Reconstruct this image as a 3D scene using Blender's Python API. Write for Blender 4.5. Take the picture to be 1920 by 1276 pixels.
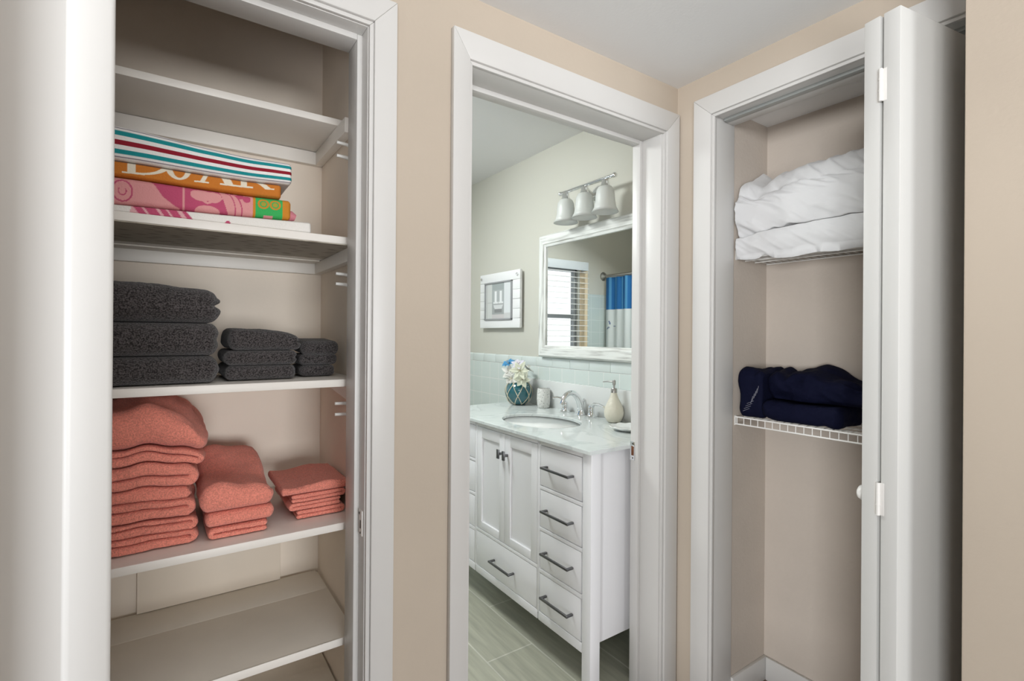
import bpy, bmesh, math, random
from mathutils import Vector, Matrix, noise

for _o in list(bpy.data.objects):
    bpy.data.objects.remove(_o)
SC = bpy.context.scene
COL = SC.collection
PI = math.pi

# ------------------------------------------------------------------ camera
YAW, PITCH, ROLL = 0.9696, 0.0011, 0.0073
CAM_H = 1.30
cam_d = bpy.data.cameras.new('camera')
cam = bpy.data.objects.new('camera', cam_d)
COL.objects.link(cam)
fwd = Vector((math.cos(YAW) * math.cos(PITCH), math.sin(YAW) * math.cos(PITCH), math.sin(PITCH)))
rgt = Vector((math.sin(YAW), -math.cos(YAW), 0))
upv = rgt.cross(fwd)
r2 = rgt * math.cos(ROLL) + upv * math.sin(ROLL)
u2 = -rgt * math.sin(ROLL) + upv * math.cos(ROLL)
M3 = Matrix((r2, u2, -fwd)).transposed()
cam.matrix_world = Matrix.Translation((0, 0, CAM_H)) @ M3.to_4x4()
cam_d.sensor_width = 36
cam_d.sensor_fit = 'HORIZONTAL'
cam_d.lens = 939.0 / 1920 * 36
cam_d.shift_y = -11.9 / 1920
cam_d.clip_start = 0.02
SC.camera = cam

# ------------------------------------------------------------------ light
SC.view_settings.view_transform = 'Standard'
SC.view_settings.look = 'None'
SC.view_settings.gamma = 1
SC.view_settings.use_curve_mapping = False
SC.view_settings.exposure = -0.34

w = bpy.data.worlds.new('world')
SC.world = w
w.use_nodes = True
bg = w.node_tree.nodes['Background']
bg.inputs[0].default_value = (0.975, 0.985, 1.0, 1)
bg.inputs[1].default_value = 0.5


def area(name, loc, target, sx, sy, power, color=(1, 1, 1)):
    d = bpy.data.lights.new(name, 'AREA')
    d.shape = 'RECTANGLE'
    d.size, d.size_y = sx, sy
    d.energy = power
    d.color = color
    o = bpy.data.objects.new(name, d)
    COL.objects.link(o)
    o.location = loc
    o.rotation_euler = (Vector(target) - Vector(loc)).to_track_quat('-Z', 'Y').to_euler()
    return o


area('room_daylight', (0.1, -12.0, 0.8), (0.3, 1.3, 1.2), 4.0, 3.0, 1010, (0.965, 0.985, 1.0))
area('side_fill', (-18.5, -9.0, 0.9), (1.7, 0.7, 1.2), 5.0, 4.5, 3500, (0.965, 0.985, 1.0))  # area lamp added far left to light the folding-door wall and closet
area('hall_top_fill', (-0.15, -0.55, 2.19), (0.15, 0.1, 0.0), 0.7, 0.7, 13.0, (1.0, 0.98, 0.95))  # unseen fill added overhead to brighten shelf tops and trim
up = area('ceiling_fill', (-0.55, -1.0, 1.0), (0.45, 0.1, 2.2), 0.7, 0.7, 11.0, (0.98, 0.985, 1.0))  # unseen fill added behind the camera to brighten the ceiling
up.data.spread = math.radians(80)
area('bathroom_window_daylight', (0.95, 3.70, 1.45), (0.95, 2.0, 1.3), 2.0, 2.0, 17, (0.93, 0.98, 1.0))
area('bathroom_fill', (0.62, 2.35, 2.34), (1.3, 1.95, 0.4), 0.5, 0.5, 39, (0.96, 1.0, 0.985))  # unseen fill added without a fixture, aimed at the cabinet front

# ------------------------------------------------------------------ materials
MATS = {}


def nt_new(name):
    m = bpy.data.materials.new(name)
    m.use_nodes = True
    nt = m.node_tree
    b = nt.nodes['Principled BSDF']
    MATS[name] = m
    return m, nt, b


def lk(nt, a, ai, b, bi):
    nt.links.new(a.outputs[ai], b.inputs[bi])


def coords(nt, kind='Object'):
    if kind == 'World':
        n = nt.nodes.new('ShaderNodeNewGeometry')
        return n, 'Position'
    n = nt.nodes.new('ShaderNodeTexCoord')
    return n, kind


def mat(name, color, rough=0.5, metal=0.0, bump=0.0, bscale=50.0, bdist=0.002, var=0.0, vscale=6.0,
        spec=0.5, trans=0.0, kind='Object', detail=3.0, sheen=0.0, sss=0.0, coat=0.0):
    m, nt, b = nt_new(name)
    b.inputs['Base Color'].default_value = (*color, 1)
    b.inputs['Roughness'].default_value = rough
    b.inputs['Metallic'].default_value = metal
    b.inputs['Specular IOR Level'].default_value = spec
    b.inputs['Transmission Weight'].default_value = trans
    b.inputs['Sheen Weight'].default_value = sheen
    b.inputs['Coat Weight'].default_value = coat
    if sss:
        b.inputs['Subsurface Weight'].default_value = sss
        b.inputs['Subsurface Radius'].default_value = (0.01, 0.01, 0.01)
    c, ck = coords(nt, kind)
    if bump:
        n = nt.nodes.new('ShaderNodeTexNoise')
        n.inputs['Scale'].default_value = bscale
        n.inputs['Detail'].default_value = detail
        lk(nt, c, ck, n, 'Vector')
        bp = nt.nodes.new('ShaderNodeBump')
        bp.inputs['Strength'].default_value = bump
        bp.inputs['Distance'].default_value = bdist
        lk(nt, n, 'Fac', bp, 'Height')
        lk(nt, bp, 'Normal', b, 'Normal')
    if var:
        n2 = nt.nodes.new('ShaderNodeTexNoise')
        n2.inputs['Scale'].default_value = vscale
        n2.inputs['Detail'].default_value = 4
        lk(nt, c, ck, n2, 'Vector')
        r = nt.nodes.new('ShaderNodeValToRGB')
        r.color_ramp.elements[0].position = 0.3
        r.color_ramp.elements[1].position = 0.7
        r.color_ramp.elements[0].color = (*[max(0, x * (1 - var)) for x in color], 1)
        r.color_ramp.elements[1].color = (*[min(1, x * (1 + var)) for x in color], 1)
        lk(nt, n2, 'Fac', r, 'Fac')
        lk(nt, r, 'Color', b, 'Base Color')
    return m


TRIM = mat('white_trim_paint', (0.62, 0.608, 0.588), 0.38, bump=0.05, bscale=25, kind='World')
WHITE_DOOR = mat('white_door_paint', (0.61, 0.60, 0.583), 0.42, bump=0.04, bscale=18, kind='World')
BIFOLD = mat('white_bifold_paint', (0.585, 0.582, 0.562), 0.45, bump=0.05, bscale=20, kind='World')
WALL = mat('beige_wall_paint', (0.50, 0.427, 0.348), 0.75, bump=0.22, bscale=90, bdist=0.002, var=0.02, vscale=3, kind='World', spec=0.25)
LINEN_WALL = mat('taupe_closet_paint_lit', (0.85, 0.755, 0.65), 0.8, bump=0.12, bscale=70, bdist=0.003, var=0.02, vscale=5, kind='World', spec=0.2)  # same taupe closet paint, its colour lightened to stand in for light
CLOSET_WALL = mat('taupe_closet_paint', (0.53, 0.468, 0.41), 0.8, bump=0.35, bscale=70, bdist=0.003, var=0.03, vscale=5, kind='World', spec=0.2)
PANEL_WALL = mat('taupe_closet_panel', (0.78, 0.685, 0.575), 0.55, bump=0.08, bscale=40, var=0.03, vscale=4, kind='World', spec=0.35)
CEIL = mat('white_ceiling_paint', (0.80, 0.80, 0.795), 0.85, bump=0.15, bscale=120, kind='World', spec=0.2)
BATH_WALL = mat('pale_sage_wall_paint', (0.60, 0.595, 0.53), 0.6, bump=0.10, bscale=80, kind='World', spec=0.35)
SHELF = mat('white_shelf_paint', (0.84, 0.80, 0.745), 0.45, bump=0.06, bscale=25, kind='World')
SHELF_WORN = mat('greige_painted_board', (0.79, 0.735, 0.655), 0.5, bump=0.10, bscale=30, var=0.035, vscale=7, kind='World')
CABINET = mat('white_cabinet_lacquer', (0.87, 0.87, 0.89), 0.35)
CHROME = mat('polished_chrome', (0.82, 0.83, 0.84), 0.10, metal=1.0)
NICKEL = mat('brushed_nickel', (0.42, 0.41, 0.39), 0.32, metal=1.0)
DARK_METAL = mat('dark_steel_bar', (0.17, 0.17, 0.175), 0.28, metal=1.0)
HINGE = mat('painted_hinge', (0.72, 0.70, 0.67), 0.45)
PLATE = mat('painted_strike_plate', (0.78, 0.76, 0.73), 0.35)
HOLE = mat('latch_hole', (0.05, 0.045, 0.04), 0.8)
RUST = mat('bare_wood_mortise', (0.16, 0.06, 0.025), 0.8)
BLACK = mat('dark_gap', (0.012, 0.01, 0.01), 0.9)
CERAMIC = mat('white_porcelain', (0.84, 0.86, 0.85), 0.08, spec=0.6, coat=0.3)
MIRROR = mat('mirror_glass', (0.90, 0.92, 0.91), 0.0, metal=1.0)
WIRE = mat('white_vinyl_wire', (0.84, 0.83, 0.80), 0.4)
SHADE = mat('frosted_glass_shade', (0.90, 0.93, 0.90), 0.35, trans=0.35, sss=0.3)
CREAM = mat('cream_stoneware', (0.72, 0.69, 0.58), 0.4, bump=0.5, bscale=60, bdist=0.004)
ROPE = mat('pale_jute_rope', (0.66, 0.60, 0.46), 0.8, bump=0.5, bscale=300)
LILY = mat('white_silk_petals', (0.86, 0.85, 0.80), 0.6, sss=0.1)
LILY_G = mat('cream_green_petals', (0.70, 0.72, 0.58), 0.6)
BLUE_FL = mat('blue_silk_petals', (0.06, 0.29, 0.55), 0.6)
LEAF = mat('dark_green_leaf', (0.025, 0.07, 0.03), 0.5)
PINKISH = mat('pale_lilac_petals', (0.74, 0.72, 0.82), 0.6)
WHITE_COTTON = mat('white_cotton', (0.64, 0.64, 0.645), 0.8, bump=0.25, bscale=22, bdist=0.006, detail=5, sheen=0.2)
NAVY = mat('navy_sateen', (0.0032, 0.0042, 0.018), 0.85, bump=0.6, bscale=26, bdist=0.008, detail=5, spec=0.12)
STITCH = mat('pale_stitching', (0.22, 0.22, 0.26), 0.7)
SLAT = mat('white_blind_slat', (0.82, 0.82, 0.80), 0.5)
WFRAME = mat('grey_window_frame', (0.25, 0.27, 0.28), 0.5)
CURT_ROD = NICKEL
HALL_FLOOR = mat('dark_brown_floor', (0.20, 0.135, 0.10), 0.5, bump=0.2, bscale=30, var=0.3, vscale=9, kind='World')
GREY_STEEL = mat('grey_track', (0.45, 0.47, 0.46), 0.4, metal=0.5)


def terry(name, color, var=0.18):
    m, nt, b = nt_new(name)
    c, ck = coords(nt, 'Object')
    n = nt.nodes.new('ShaderNodeTexNoise')
    n.inputs['Scale'].default_value = 330
    n.inputs['Detail'].default_value = 2
    lk(nt, c, ck, n, 'Vector')
    n3 = nt.nodes.new('ShaderNodeTexNoise')
    n3.inputs['Scale'].default_value = 45
    n3.inputs['Detail'].default_value = 3
    lk(nt, c, ck, n3, 'Vector')
    ad = nt.nodes.new('ShaderNodeMath')
    ad.operation = 'MULTIPLY_ADD'
    ad.inputs[1].default_value = 0.5
    lk(nt, n3, 'Fac', ad, 0)
    lk(nt, n, 'Fac', ad, 2)
    bp = nt.nodes.new('ShaderNodeBump')
    bp.inputs['Strength'].default_value = 0.9
    bp.inputs['Distance'].default_value = 0.004
    lk(nt, ad, 0, bp, 'Height')
    lk(nt, bp, 'Normal', b, 'Normal')
    r = nt.nodes.new('ShaderNodeValToRGB')
    r.color_ramp.elements[0].position = 0.36
    r.color_ramp.elements[1].position = 0.64
    r.color_ramp.elements[0].color = (*[x * (1 - var) for x in color], 1)
    r.color_ramp.elements[1].color = (*[min(1, x * (1 + var)) for x in color], 1)
    lk(nt, n, 'Fac', r, 'Fac')
    lk(nt, r, 'Color', b, 'Base Color')
    b.inputs['Roughness'].default_value = 0.95
    b.inputs['Specular IOR Level'].default_value = 0.1
    b.inputs['Sheen Weight'].default_value = 0.25
    b.inputs['Sheen Roughness'].default_value = 0.5
    return m


CORAL = terry('coral_terry', (0.84, 0.285, 0.215), 0.16)
CHARCOAL = terry('charcoal_terry', (0.062, 0.055, 0.055), 0.75)


def printed(name, rough=0.85, terry_bump=0.5, scale=350):
    m, nt, b = nt_new(name)
    a = nt.nodes.new('ShaderNodeAttribute')
    a.attribute_name = 'Col'
    lk(nt, a, 'Color', b, 'Base Color')
    b.inputs['Roughness'].default_value = rough
    b.inputs['Specular IOR Level'].default_value = 0.2
    if terry_bump:
        c, ck = coords(nt, 'Object')
        n = nt.nodes.new('ShaderNodeTexNoise')
        n.inputs['Scale'].default_value = scale
        lk(nt, c, ck, n, 'Vector')
        bp = nt.nodes.new('ShaderNodeBump')
        bp.inputs['Strength'].default_value = terry_bump
        bp.inputs['Distance'].default_value = 0.002
        lk(nt, n, 'Fac', bp, 'Height')
        lk(nt, bp, 'Normal', b, 'Normal')
    return m


PRINT_TERRY = printed('printed_beach_terry')
PRINT_FLAT = printed('printed_paper', 0.5, 0.0)
PRINT_CLOTH = printed('printed_curtain', 0.6, 0.0)


def brickmat(name, c1, c2, mortar, sx, sy, msize, rough, loc=(0, 0, 0), rot=(0, 0, 0), offset=0.5,
             bump=0.3, noise_amt=0.0, spec=0.5):
    """tiles of sx by sy laid in the mapped XY plane"""
    m, nt, b = nt_new(name)
    c, ck = coords(nt, 'World')
    mp = nt.nodes.new('ShaderNodeMapping')
    mp.vector_type = 'POINT'
    mp.inputs['Rotation'].default_value = rot
    mp.inputs['Location'].default_value = loc
    lk(nt, c, ck, mp, 'Vector')
    t = nt.nodes.new('ShaderNodeTexBrick')
    t.offset = offset
    t.squash = 1.0
    t.inputs['Scale'].default_value = 1.0
    t.inputs['Brick Width'].default_value = sx
    t.inputs['Row Height'].default_value = sy
    t.inputs['Mortar Size'].default_value = msize
    t.inputs['Mortar Smooth'].default_value = 0.3
    t.inputs['Bias'].default_value = 0.0
    t.inputs['Color1'].default_value = (*c1, 1)
    t.inputs['Color2'].default_value = (*c2, 1)
    t.inputs['Mortar'].default_value = (*mortar, 1)
    lk(nt, mp, 'Vector', t, 'Vector')
    out = t
    if noise_amt:
        sc = nt.nodes.new('ShaderNodeMapping')
        sc.inputs['Scale'].default_value = (1.2, 14, 1)
        lk(nt, mp, 'Vector', sc, 'Vector')
        n = nt.nodes.new('ShaderNodeTexNoise')
        n.inputs['Scale'].default_value = 3
        n.inputs['Detail'].default_value = 6
        lk(nt, sc, 'Vector', n, 'Vector')
        mr = nt.nodes.new('ShaderNodeMapRange')
        mr.inputs['From Min'].default_value = 0.3
        mr.inputs['From Max'].default_value = 0.7
        mr.inputs['To Min'].default_value = 1 - noise_amt
        mr.inputs['To Max'].default_value = 1 + noise_amt
        lk(nt, n, 'Fac', mr, 'Value')
        mx = nt.nodes.new('ShaderNodeMix')
        mx.data_type = 'RGBA'
        mx.blend_type = 'MULTIPLY'
        mx.inputs['Factor'].default_value = 1
        nt.links.new(t.outputs['Color'], mx.inputs[6])
        nt.links.new(mr.outputs[0], mx.inputs[7])
        nt.links.new(mx.outputs[2], b.inputs['Base Color'])
    else:
        lk(nt, t, 'Color', b, 'Base Color')
    bp = nt.nodes.new('ShaderNodeBump')
    bp.invert = True
    bp.inputs['Strength'].default_value = bump
    bp.inputs['Distance'].default_value = 0.003
    lk(nt, t, 'Fac', bp, 'Height')
    lk(nt, bp, 'Normal', b, 'Normal')
    b.inputs['Roughness'].default_value = rough
    b.inputs['Specular IOR Level'].default_value = spec
    return m


# planks run along world Y; mapped x = world y, mapped y = -world x
PLANK = brickmat('sage_plank_tile', (0.47, 0.475, 0.385), (0.42, 0.425, 0.345), (0.62, 0.62, 0.54), 0.92, 0.221, 0.0035, 0.32,
                 loc=(-2.03, 1.272, 0), rot=(0, 0, -PI / 2), offset=0.37, noise_amt=0.18)
# tiles in the YZ plane (mirror wall)
TILE_YZ = brickmat('aqua_wall_tile', (0.66, 0.735, 0.71), (0.65, 0.725, 0.70), (0.80, 0.83, 0.81), 0.1079, 0.1079, 0.0028, 0.12,
                   loc=(0.071 - 0.0539, -0.036, 0), rot=(0, 0, 0), offset=0.0)
# tiles in the XZ plane (far wall)
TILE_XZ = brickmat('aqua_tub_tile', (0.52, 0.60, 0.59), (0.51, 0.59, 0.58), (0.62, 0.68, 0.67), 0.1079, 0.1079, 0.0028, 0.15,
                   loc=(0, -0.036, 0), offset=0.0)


def swizzle(m, order):
    """feed the brick mapping with world axes in another order, e.g. 'YZX'"""
    nt = m.node_tree
    geo = [n for n in nt.nodes if n.type == 'NEW_GEOMETRY'][0]
    mp = [n for n in nt.nodes if n.type == 'MAPPING'][0]
    s = nt.nodes.new('ShaderNodeSeparateXYZ')
    cb = nt.nodes.new('ShaderNodeCombineXYZ')
    lk(nt, geo, 'Position', s, 'Vector')
    for i, a in enumerate(order):
        lk(nt, s, a, cb, i)
    for l in list(mp.inputs['Vector'].links):
        nt.links.remove(l)
    lk(nt, cb, 'Vector', mp, 'Vector')


swizzle(TILE_YZ, 'YZX')
swizzle(TILE_XZ, 'XZY')


def marble(name, dark=0.25):
    m, nt, b = nt_new(name)
    c, ck = coords(nt, 'World')
    n = nt.nodes.new('ShaderNodeTexNoise')
    n.inputs['Scale'].default_value = 3.2
    n.inputs['Detail'].default_value = 6
    n.inputs['Distortion'].default_value = 1.6
    lk(nt, c, ck, n, 'Vector')
    r = nt.nodes.new('ShaderNodeValToRGB')
    e = r.color_ramp.elements
    e[0].position = 0.40
    e[0].color = (0.70, 0.745, 0.735, 1)
    e[1].position = 0.60
    e[1].color = (0.72, 0.765, 0.755, 1)
    k = e.new(0.5)
    k.color = (0.60, 0.645, 0.64, 1)
    k2 = e.new(0.47)
    k2.color = (0.68, 0.725, 0.715, 1)
    k3 = e.new(0.54)
    k3.color = (0.74, 0.785, 0.775, 1)
    lk(nt, n, 'Fac', r, 'Fac')
    lk(nt, r, 'Color', b, 'Base Color')
    b.inputs['Roughness'].default_value = 0.06
    return m


MARBLE = marble('grey_veined_marble')
BACKSPLASH = mat('white_stone_backsplash', (0.74, 0.76, 0.75), 0.15)


def whitewash(name, scale):
    m, nt, b = nt_new(name)
    c, ck = coords(nt, 'World')
    mp = nt.nodes.new('ShaderNodeMapping')
    mp.inputs['Scale'].default_value = scale
    lk(nt, c, ck, mp, 'Vector')
    n = nt.nodes.new('ShaderNodeTexNoise')
    n.inputs['Scale'].default_value = 2.2
    n.inputs['Detail'].default_value = 6
    lk(nt, mp, 'Vector', n, 'Vector')
    r = nt.nodes.new('ShaderNodeValToRGB')
    e = r.color_ramp.elements
    e[0].position = 0.30
    e[0].color = (0.48, 0.485, 0.46, 1)
    e[1].position = 0.52
    e[1].color = (0.80, 0.82, 0.79, 1)
    lk(nt, n, 'Fac', r, 'Fac')
    lk(nt, r, 'Color', b, 'Base Color')
    b.inputs['Roughness'].default_value = 0.5
    return m


WASH = whitewash('whitewashed_wood', (8, 2.6, 34))
WASH_V = whitewash('whitewashed_upright_wood', (8, 34, 2.6))


def blotched(name, base, spot, scale, thr):
    m, nt, b = nt_new(name)
    c, ck = coords(nt, 'Object')
    v = nt.nodes.new('ShaderNodeTexVoronoi')
    v.inputs['Scale'].default_value = scale
    lk(nt, c, ck, v, 'Vector')
    r = nt.nodes.new('ShaderNodeValToRGB')
    r.color_ramp.elements[0].position = thr
    r.color_ramp.elements[0].color = (*spot, 1)
    r.color_ramp.elements[1].position = thr + 0.06
    r.color_ramp.elements[1].color = (*base, 1)
    lk(nt, v, 'Distance', r, 'Fac')
    lk(nt, r, 'Color', b, 'Base Color')
    bp = nt.nodes.new('ShaderNodeBump')
    bp.inputs['Strength'].default_value = 0.7
    bp.inputs['Distance'].default_value = 0.003
    lk(nt, v, 'Distance', bp, 'Height')
    lk(nt, bp, 'Normal', b, 'Normal')
    b.inputs['Roughness'].default_value = 0.6
    return m


PITTED = blotched('pitted_white_stone', (0.74, 0.74, 0.71), (0.30, 0.30, 0.28), 95, 0.20)


def hardboard():
    """underside of the second shelf: dashes in the board"""
    m, nt, b = nt_new('dashed_board_underside')
    c, ck = coords(nt, 'World')
    mp = nt.nodes.new('ShaderNodeMapping')
    mp.inputs['Scale'].default_value = (15, 36, 1)
    lk(nt, c, ck, mp, 'Vector')
    v = nt.nodes.new('ShaderNodeTexVoronoi')
    v.inputs['Scale'].default_value = 1.0
    v.inputs['Randomness'].default_value = 0.75
    v.voronoi_dimensions = '2D'
    lk(nt, mp, 'Vector', v, 'Vector')
    r = nt.nodes.new('ShaderNodeValToRGB')
    r.color_ramp.elements[0].position = 0.10
    r.color_ramp.elements[0].color = (0.26, 0.22, 0.17, 1)
    r.color_ramp.elements[1].position = 0.26
    r.color_ramp.elements[1].color = (0.46, 0.42, 0.35, 1)
    lk(nt, v, 'Distance', r, 'Fac')
    lk(nt, r, 'Color', b, 'Base Color')
    b.inputs['Roughness'].default_value = 0.7
    return m


DASHED = hardboard()


def glass(name, color, rough=0.02, ior=1.45):
    m, nt, b = nt_new(name)
    b.inputs['Base Color'].default_value = (*color, 1)
    b.inputs['Transmission Weight'].default_value = 1.0
    b.inputs['Roughness'].default_value = rough
    b.inputs['IOR'].default_value = ior
    return m




def thin_glass(name):
    m, nt, b = nt_new(name)
    t = nt.nodes.new('ShaderNodeBsdfTransparent')
    g = nt.nodes.new('ShaderNodeBsdfGlossy')
    g.inputs['Roughness'].default_value = 0.02
    mx = nt.nodes.new('ShaderNodeMixShader')
    mx.inputs[0].default_value = 0.06
    nt.links.new(t.outputs[0], mx.inputs[1])
    nt.links.new(g.outputs[0], mx.inputs[2])
    nt.links.new(mx.outputs[0], nt.nodes['Material Output'].inputs['Surface'])
    return m


PANE = thin_glass('window_glass')
TEAL = mat('teal_glass', (0.008, 0.15, 0.19), 0.05, spec=0.8, trans=0.35, coat=0.6)

# ------------------------------------------------------------------ mesh helpers


def add_box(bm, lo, hi, bev=0.0, seg=2, mtx=None):
    c = [(a + b) / 2 for a, b in zip(lo, hi)]
    s = [abs(b - a) for a, b in zip(lo, hi)]
    m = Matrix.Translation(c) @ Matrix.Diagonal((*s, 1))
    r = bmesh.ops.create_cube(bm, size=1.0, matrix=m)
    vs = r['verts']
    if bev:
        es = list({e for v in vs for e in v.link_edges})
        rb = bmesh.ops.bevel(bm, geom=es, offset=min(bev, min(s) * 0.45), segments=seg, profile=0.5, affect='EDGES')
        vs = list({v for f in rb['faces'] for v in f.verts} | {v for v in vs if v.is_valid})
    if mtx is not None:
        bmesh.ops.transform(bm, matrix=mtx, verts=[v for v in vs if v.is_valid])
    return bm


def box(lo, hi, bev=0.0, seg=2):
    return add_box(bmesh.new(), lo, hi, bev, seg)


def add_prism(bm, pts, a, b, axis, bev=0.0):
    """extrude a 2D outline along an axis: axis 'y' takes (x,z), 'x' takes (y,z), 'z' takes (x,y)"""
    def p3(p, t):
        return {'y': (p[0], t, p[1]), 'x': (t, p[0], p[1]), 'z': (p[0], p[1], t)}[axis]
    va = [bm.verts.new(p3(p, a)) for p in pts]
    vb = [bm.verts.new(p3(p, b)) for p in pts]
    n = len(pts)
    fs = [bm.faces.new(va), bm.faces.new(vb[::-1])]
    for i in range(n):
        fs.append(bm.faces.new((va[i], vb[i], vb[(i + 1) % n], va[(i + 1) % n])))
    bmesh.ops.recalc_face_normals(bm, faces=fs)
    if bev:
        es = list({e for f in fs for e in f.edges})
        bmesh.ops.bevel(bm, geom=es, offset=bev, segments=2, profile=0.5, affect='EDGES')
    return bm


def add_tube(bm, pts, r, n=10, closed=False, cap=True):
    pts = [Vector(p) for p in pts]
    m = len(pts)
    rs = r if isinstance(r, (list, tuple)) else [r] * m
    rings = []
    t0 = (pts[1] - pts[0]).normalized()
    ref = Vector((0, 0, 1)) if abs(t0.z) < 0.9 else Vector((1, 0, 0))
    u = t0.cross(ref).normalized()
    for i, p in enumerate(pts):
        if closed:
            t = (pts[(i + 1) % m] - pts[i - 1]).normalized()
        else:
            t = (pts[min(i + 1, m - 1)] - pts[max(i - 1, 0)]).normalized()
        u = (u - t * u.dot(t))
        u = u.normalized() if u.length > 1e-6 else t.orthogonal().normalized()
        v = t.cross(u)
        rings.append([bm.verts.new(p + (u * math.cos(2 * PI * k / n) + v * math.sin(2 * PI * k / n)) * rs[i]) for k in range(n)])
    fs = []
    for i in range(m if closed else m - 1):
        a, b = rings[i], rings[(i + 1) % m]
        for k in range(n):
            fs.append(bm.faces.new((a[k], a[(k + 1) % n], b[(k + 1) % n], b[k])))
    if cap and not closed:
        fs.append(bm.faces.new(rings[0][::-1]))
        fs.append(bm.faces.new(rings[-1]))
    bmesh.ops.recalc_face_normals(bm, faces=fs)
    return bm


def add_lathe(bm, prof, c, n=28, axis='z', sx=1.0, sy=1.0, closed=False):
    """revolve (radius, height) pairs around an axis through c"""
    c = Vector(c)
    rings = []
    for r, h in prof:
        ring = []
        for k in range(n):
            a = 2 * PI * k / n
            x, y = r * math.cos(a) * sx, r * math.sin(a) * sy
            d = {'z': (x, y, h), 'x': (h, x, y), 'y': (x, h, y)}[axis]
            ring.append(bm.verts.new(c + Vector(d)))
        rings.append(ring)
    fs = []
    for i in range(len(rings) - 1):
        for k in range(n):
            fs.append(bm.faces.new((rings[i][k], rings[i][(k + 1) % n], rings[i + 1][(k + 1) % n], rings[i + 1][k])))
    if closed:
        for k in range(n):
            fs.append(bm.faces.new((rings[-1][k], rings[-1][(k + 1) % n], rings[0][(k + 1) % n], rings[0][k])))
    else:
        if prof[0][0] > 1e-6:
            fs.append(bm.faces.new(rings[0]))
        if prof[-1][0] > 1e-6:
            fs.append(bm.faces.new(rings[-1]))
    bmesh.ops.remove_doubles(bm, verts=bm.verts, dist=1e-6)
    bmesh.ops.recalc_face_normals(bm, faces=bm.faces)
    return bm


BASE = {}


def wloc(o):
    return BASE.get(o.name, Vector((0, 0, 0)))


def finish(me, smooth, angle):
    if smooth:
        me.polygons.foreach_set('use_smooth', [True] * len(me.polygons))
        if angle:
            me.set_sharp_from_angle(angle=math.radians(angle))


def obj(name, src, m, parent=None, smooth=True, angle=38, mats=None, origin=None):
    """link ONE mesh object; src is a bmesh or (verts, faces, colours) in world space"""
    me = bpy.data.meshes.new(name)
    if isinstance(src, bmesh.types.BMesh):
        src.normal_update()
        src.to_mesh(me)
        src.free()
    else:
        me.from_pydata(src[0], [], src[1])
        if len(src) > 2 and src[2] is not None:
            at = me.color_attributes.new('Col', 'FLOAT_COLOR', 'POINT')
            flat = []
            for c in src[2]:
                flat += [c[0], c[1], c[2], 1.0]
            at.data.foreach_set('color', flat)
    me.materials.append(m)
    for x in (mats or []):
        me.materials.append(x)
    o = bpy.data.objects.new(name, me)
    COL.objects.link(o)
    xs = [v.co for v in me.vertices]
    if parent is not None:
        base = wloc(parent)
        o.parent = parent
    elif origin is not None:
        base = Vector(origin)
    else:
        lo = [min(v[i] for v in xs) for i in range(3)]
        hi = [max(v[i] for v in xs) for i in range(3)]
        base = Vector(((lo[0] + hi[0]) / 2, (lo[1] + hi[1]) / 2, lo[2]))
    me.transform(Matrix.Translation(-base))
    if parent is None:
        o.location = base
    BASE[o.name] = base
    finish(me, smooth, angle)
    return o


def tag(o, label=None, cat=None, group=None, kind=None):
    if label:
        o['label'] = label
    if cat:
        o['category'] = cat
    if group:
        o['group'] = group
    if kind:
        o['kind'] = kind
    return o


def thing(name, loc, label, cat, group=None, kind=None):
    o = bpy.data.objects.new(name, None)
    COL.objects.link(o)
    o.location = loc
    o.empty_display_size = 0.05
    BASE[o.name] = Vector(loc)
    return tag(o, label, cat, group, kind)


def struct(name, src, m, label=None, cat=None, parent=None, **k):
    o = obj(name, src, m, parent, **k)
    if parent is None:
        tag(o, label, cat, kind='structure')
    return o


def boxes(lst, bev=0.0):
    bm = bmesh.new()
    for lo, hi in lst:
        add_box(bm, lo, hi, bev)
    return bm


# ---- soft goods


def axis_list(half, r, k, m):
    """coordinates along one axis of a rounded box: k steps in each corner, m in the flat"""
    inner = half - r
    pos = [inner + r * math.tan(PI / 4 * i / k) for i in range(k, 0, -1)]
    out = [-p for p in pos]
    if m > 0 and inner > 1e-6:
        out += [-inner + 2 * inner * i / m for i in range(m + 1)]
    else:
        out += [-inner, inner] if inner > 1e-6 else [0.0]
    out += pos[::-1]
    return out


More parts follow.
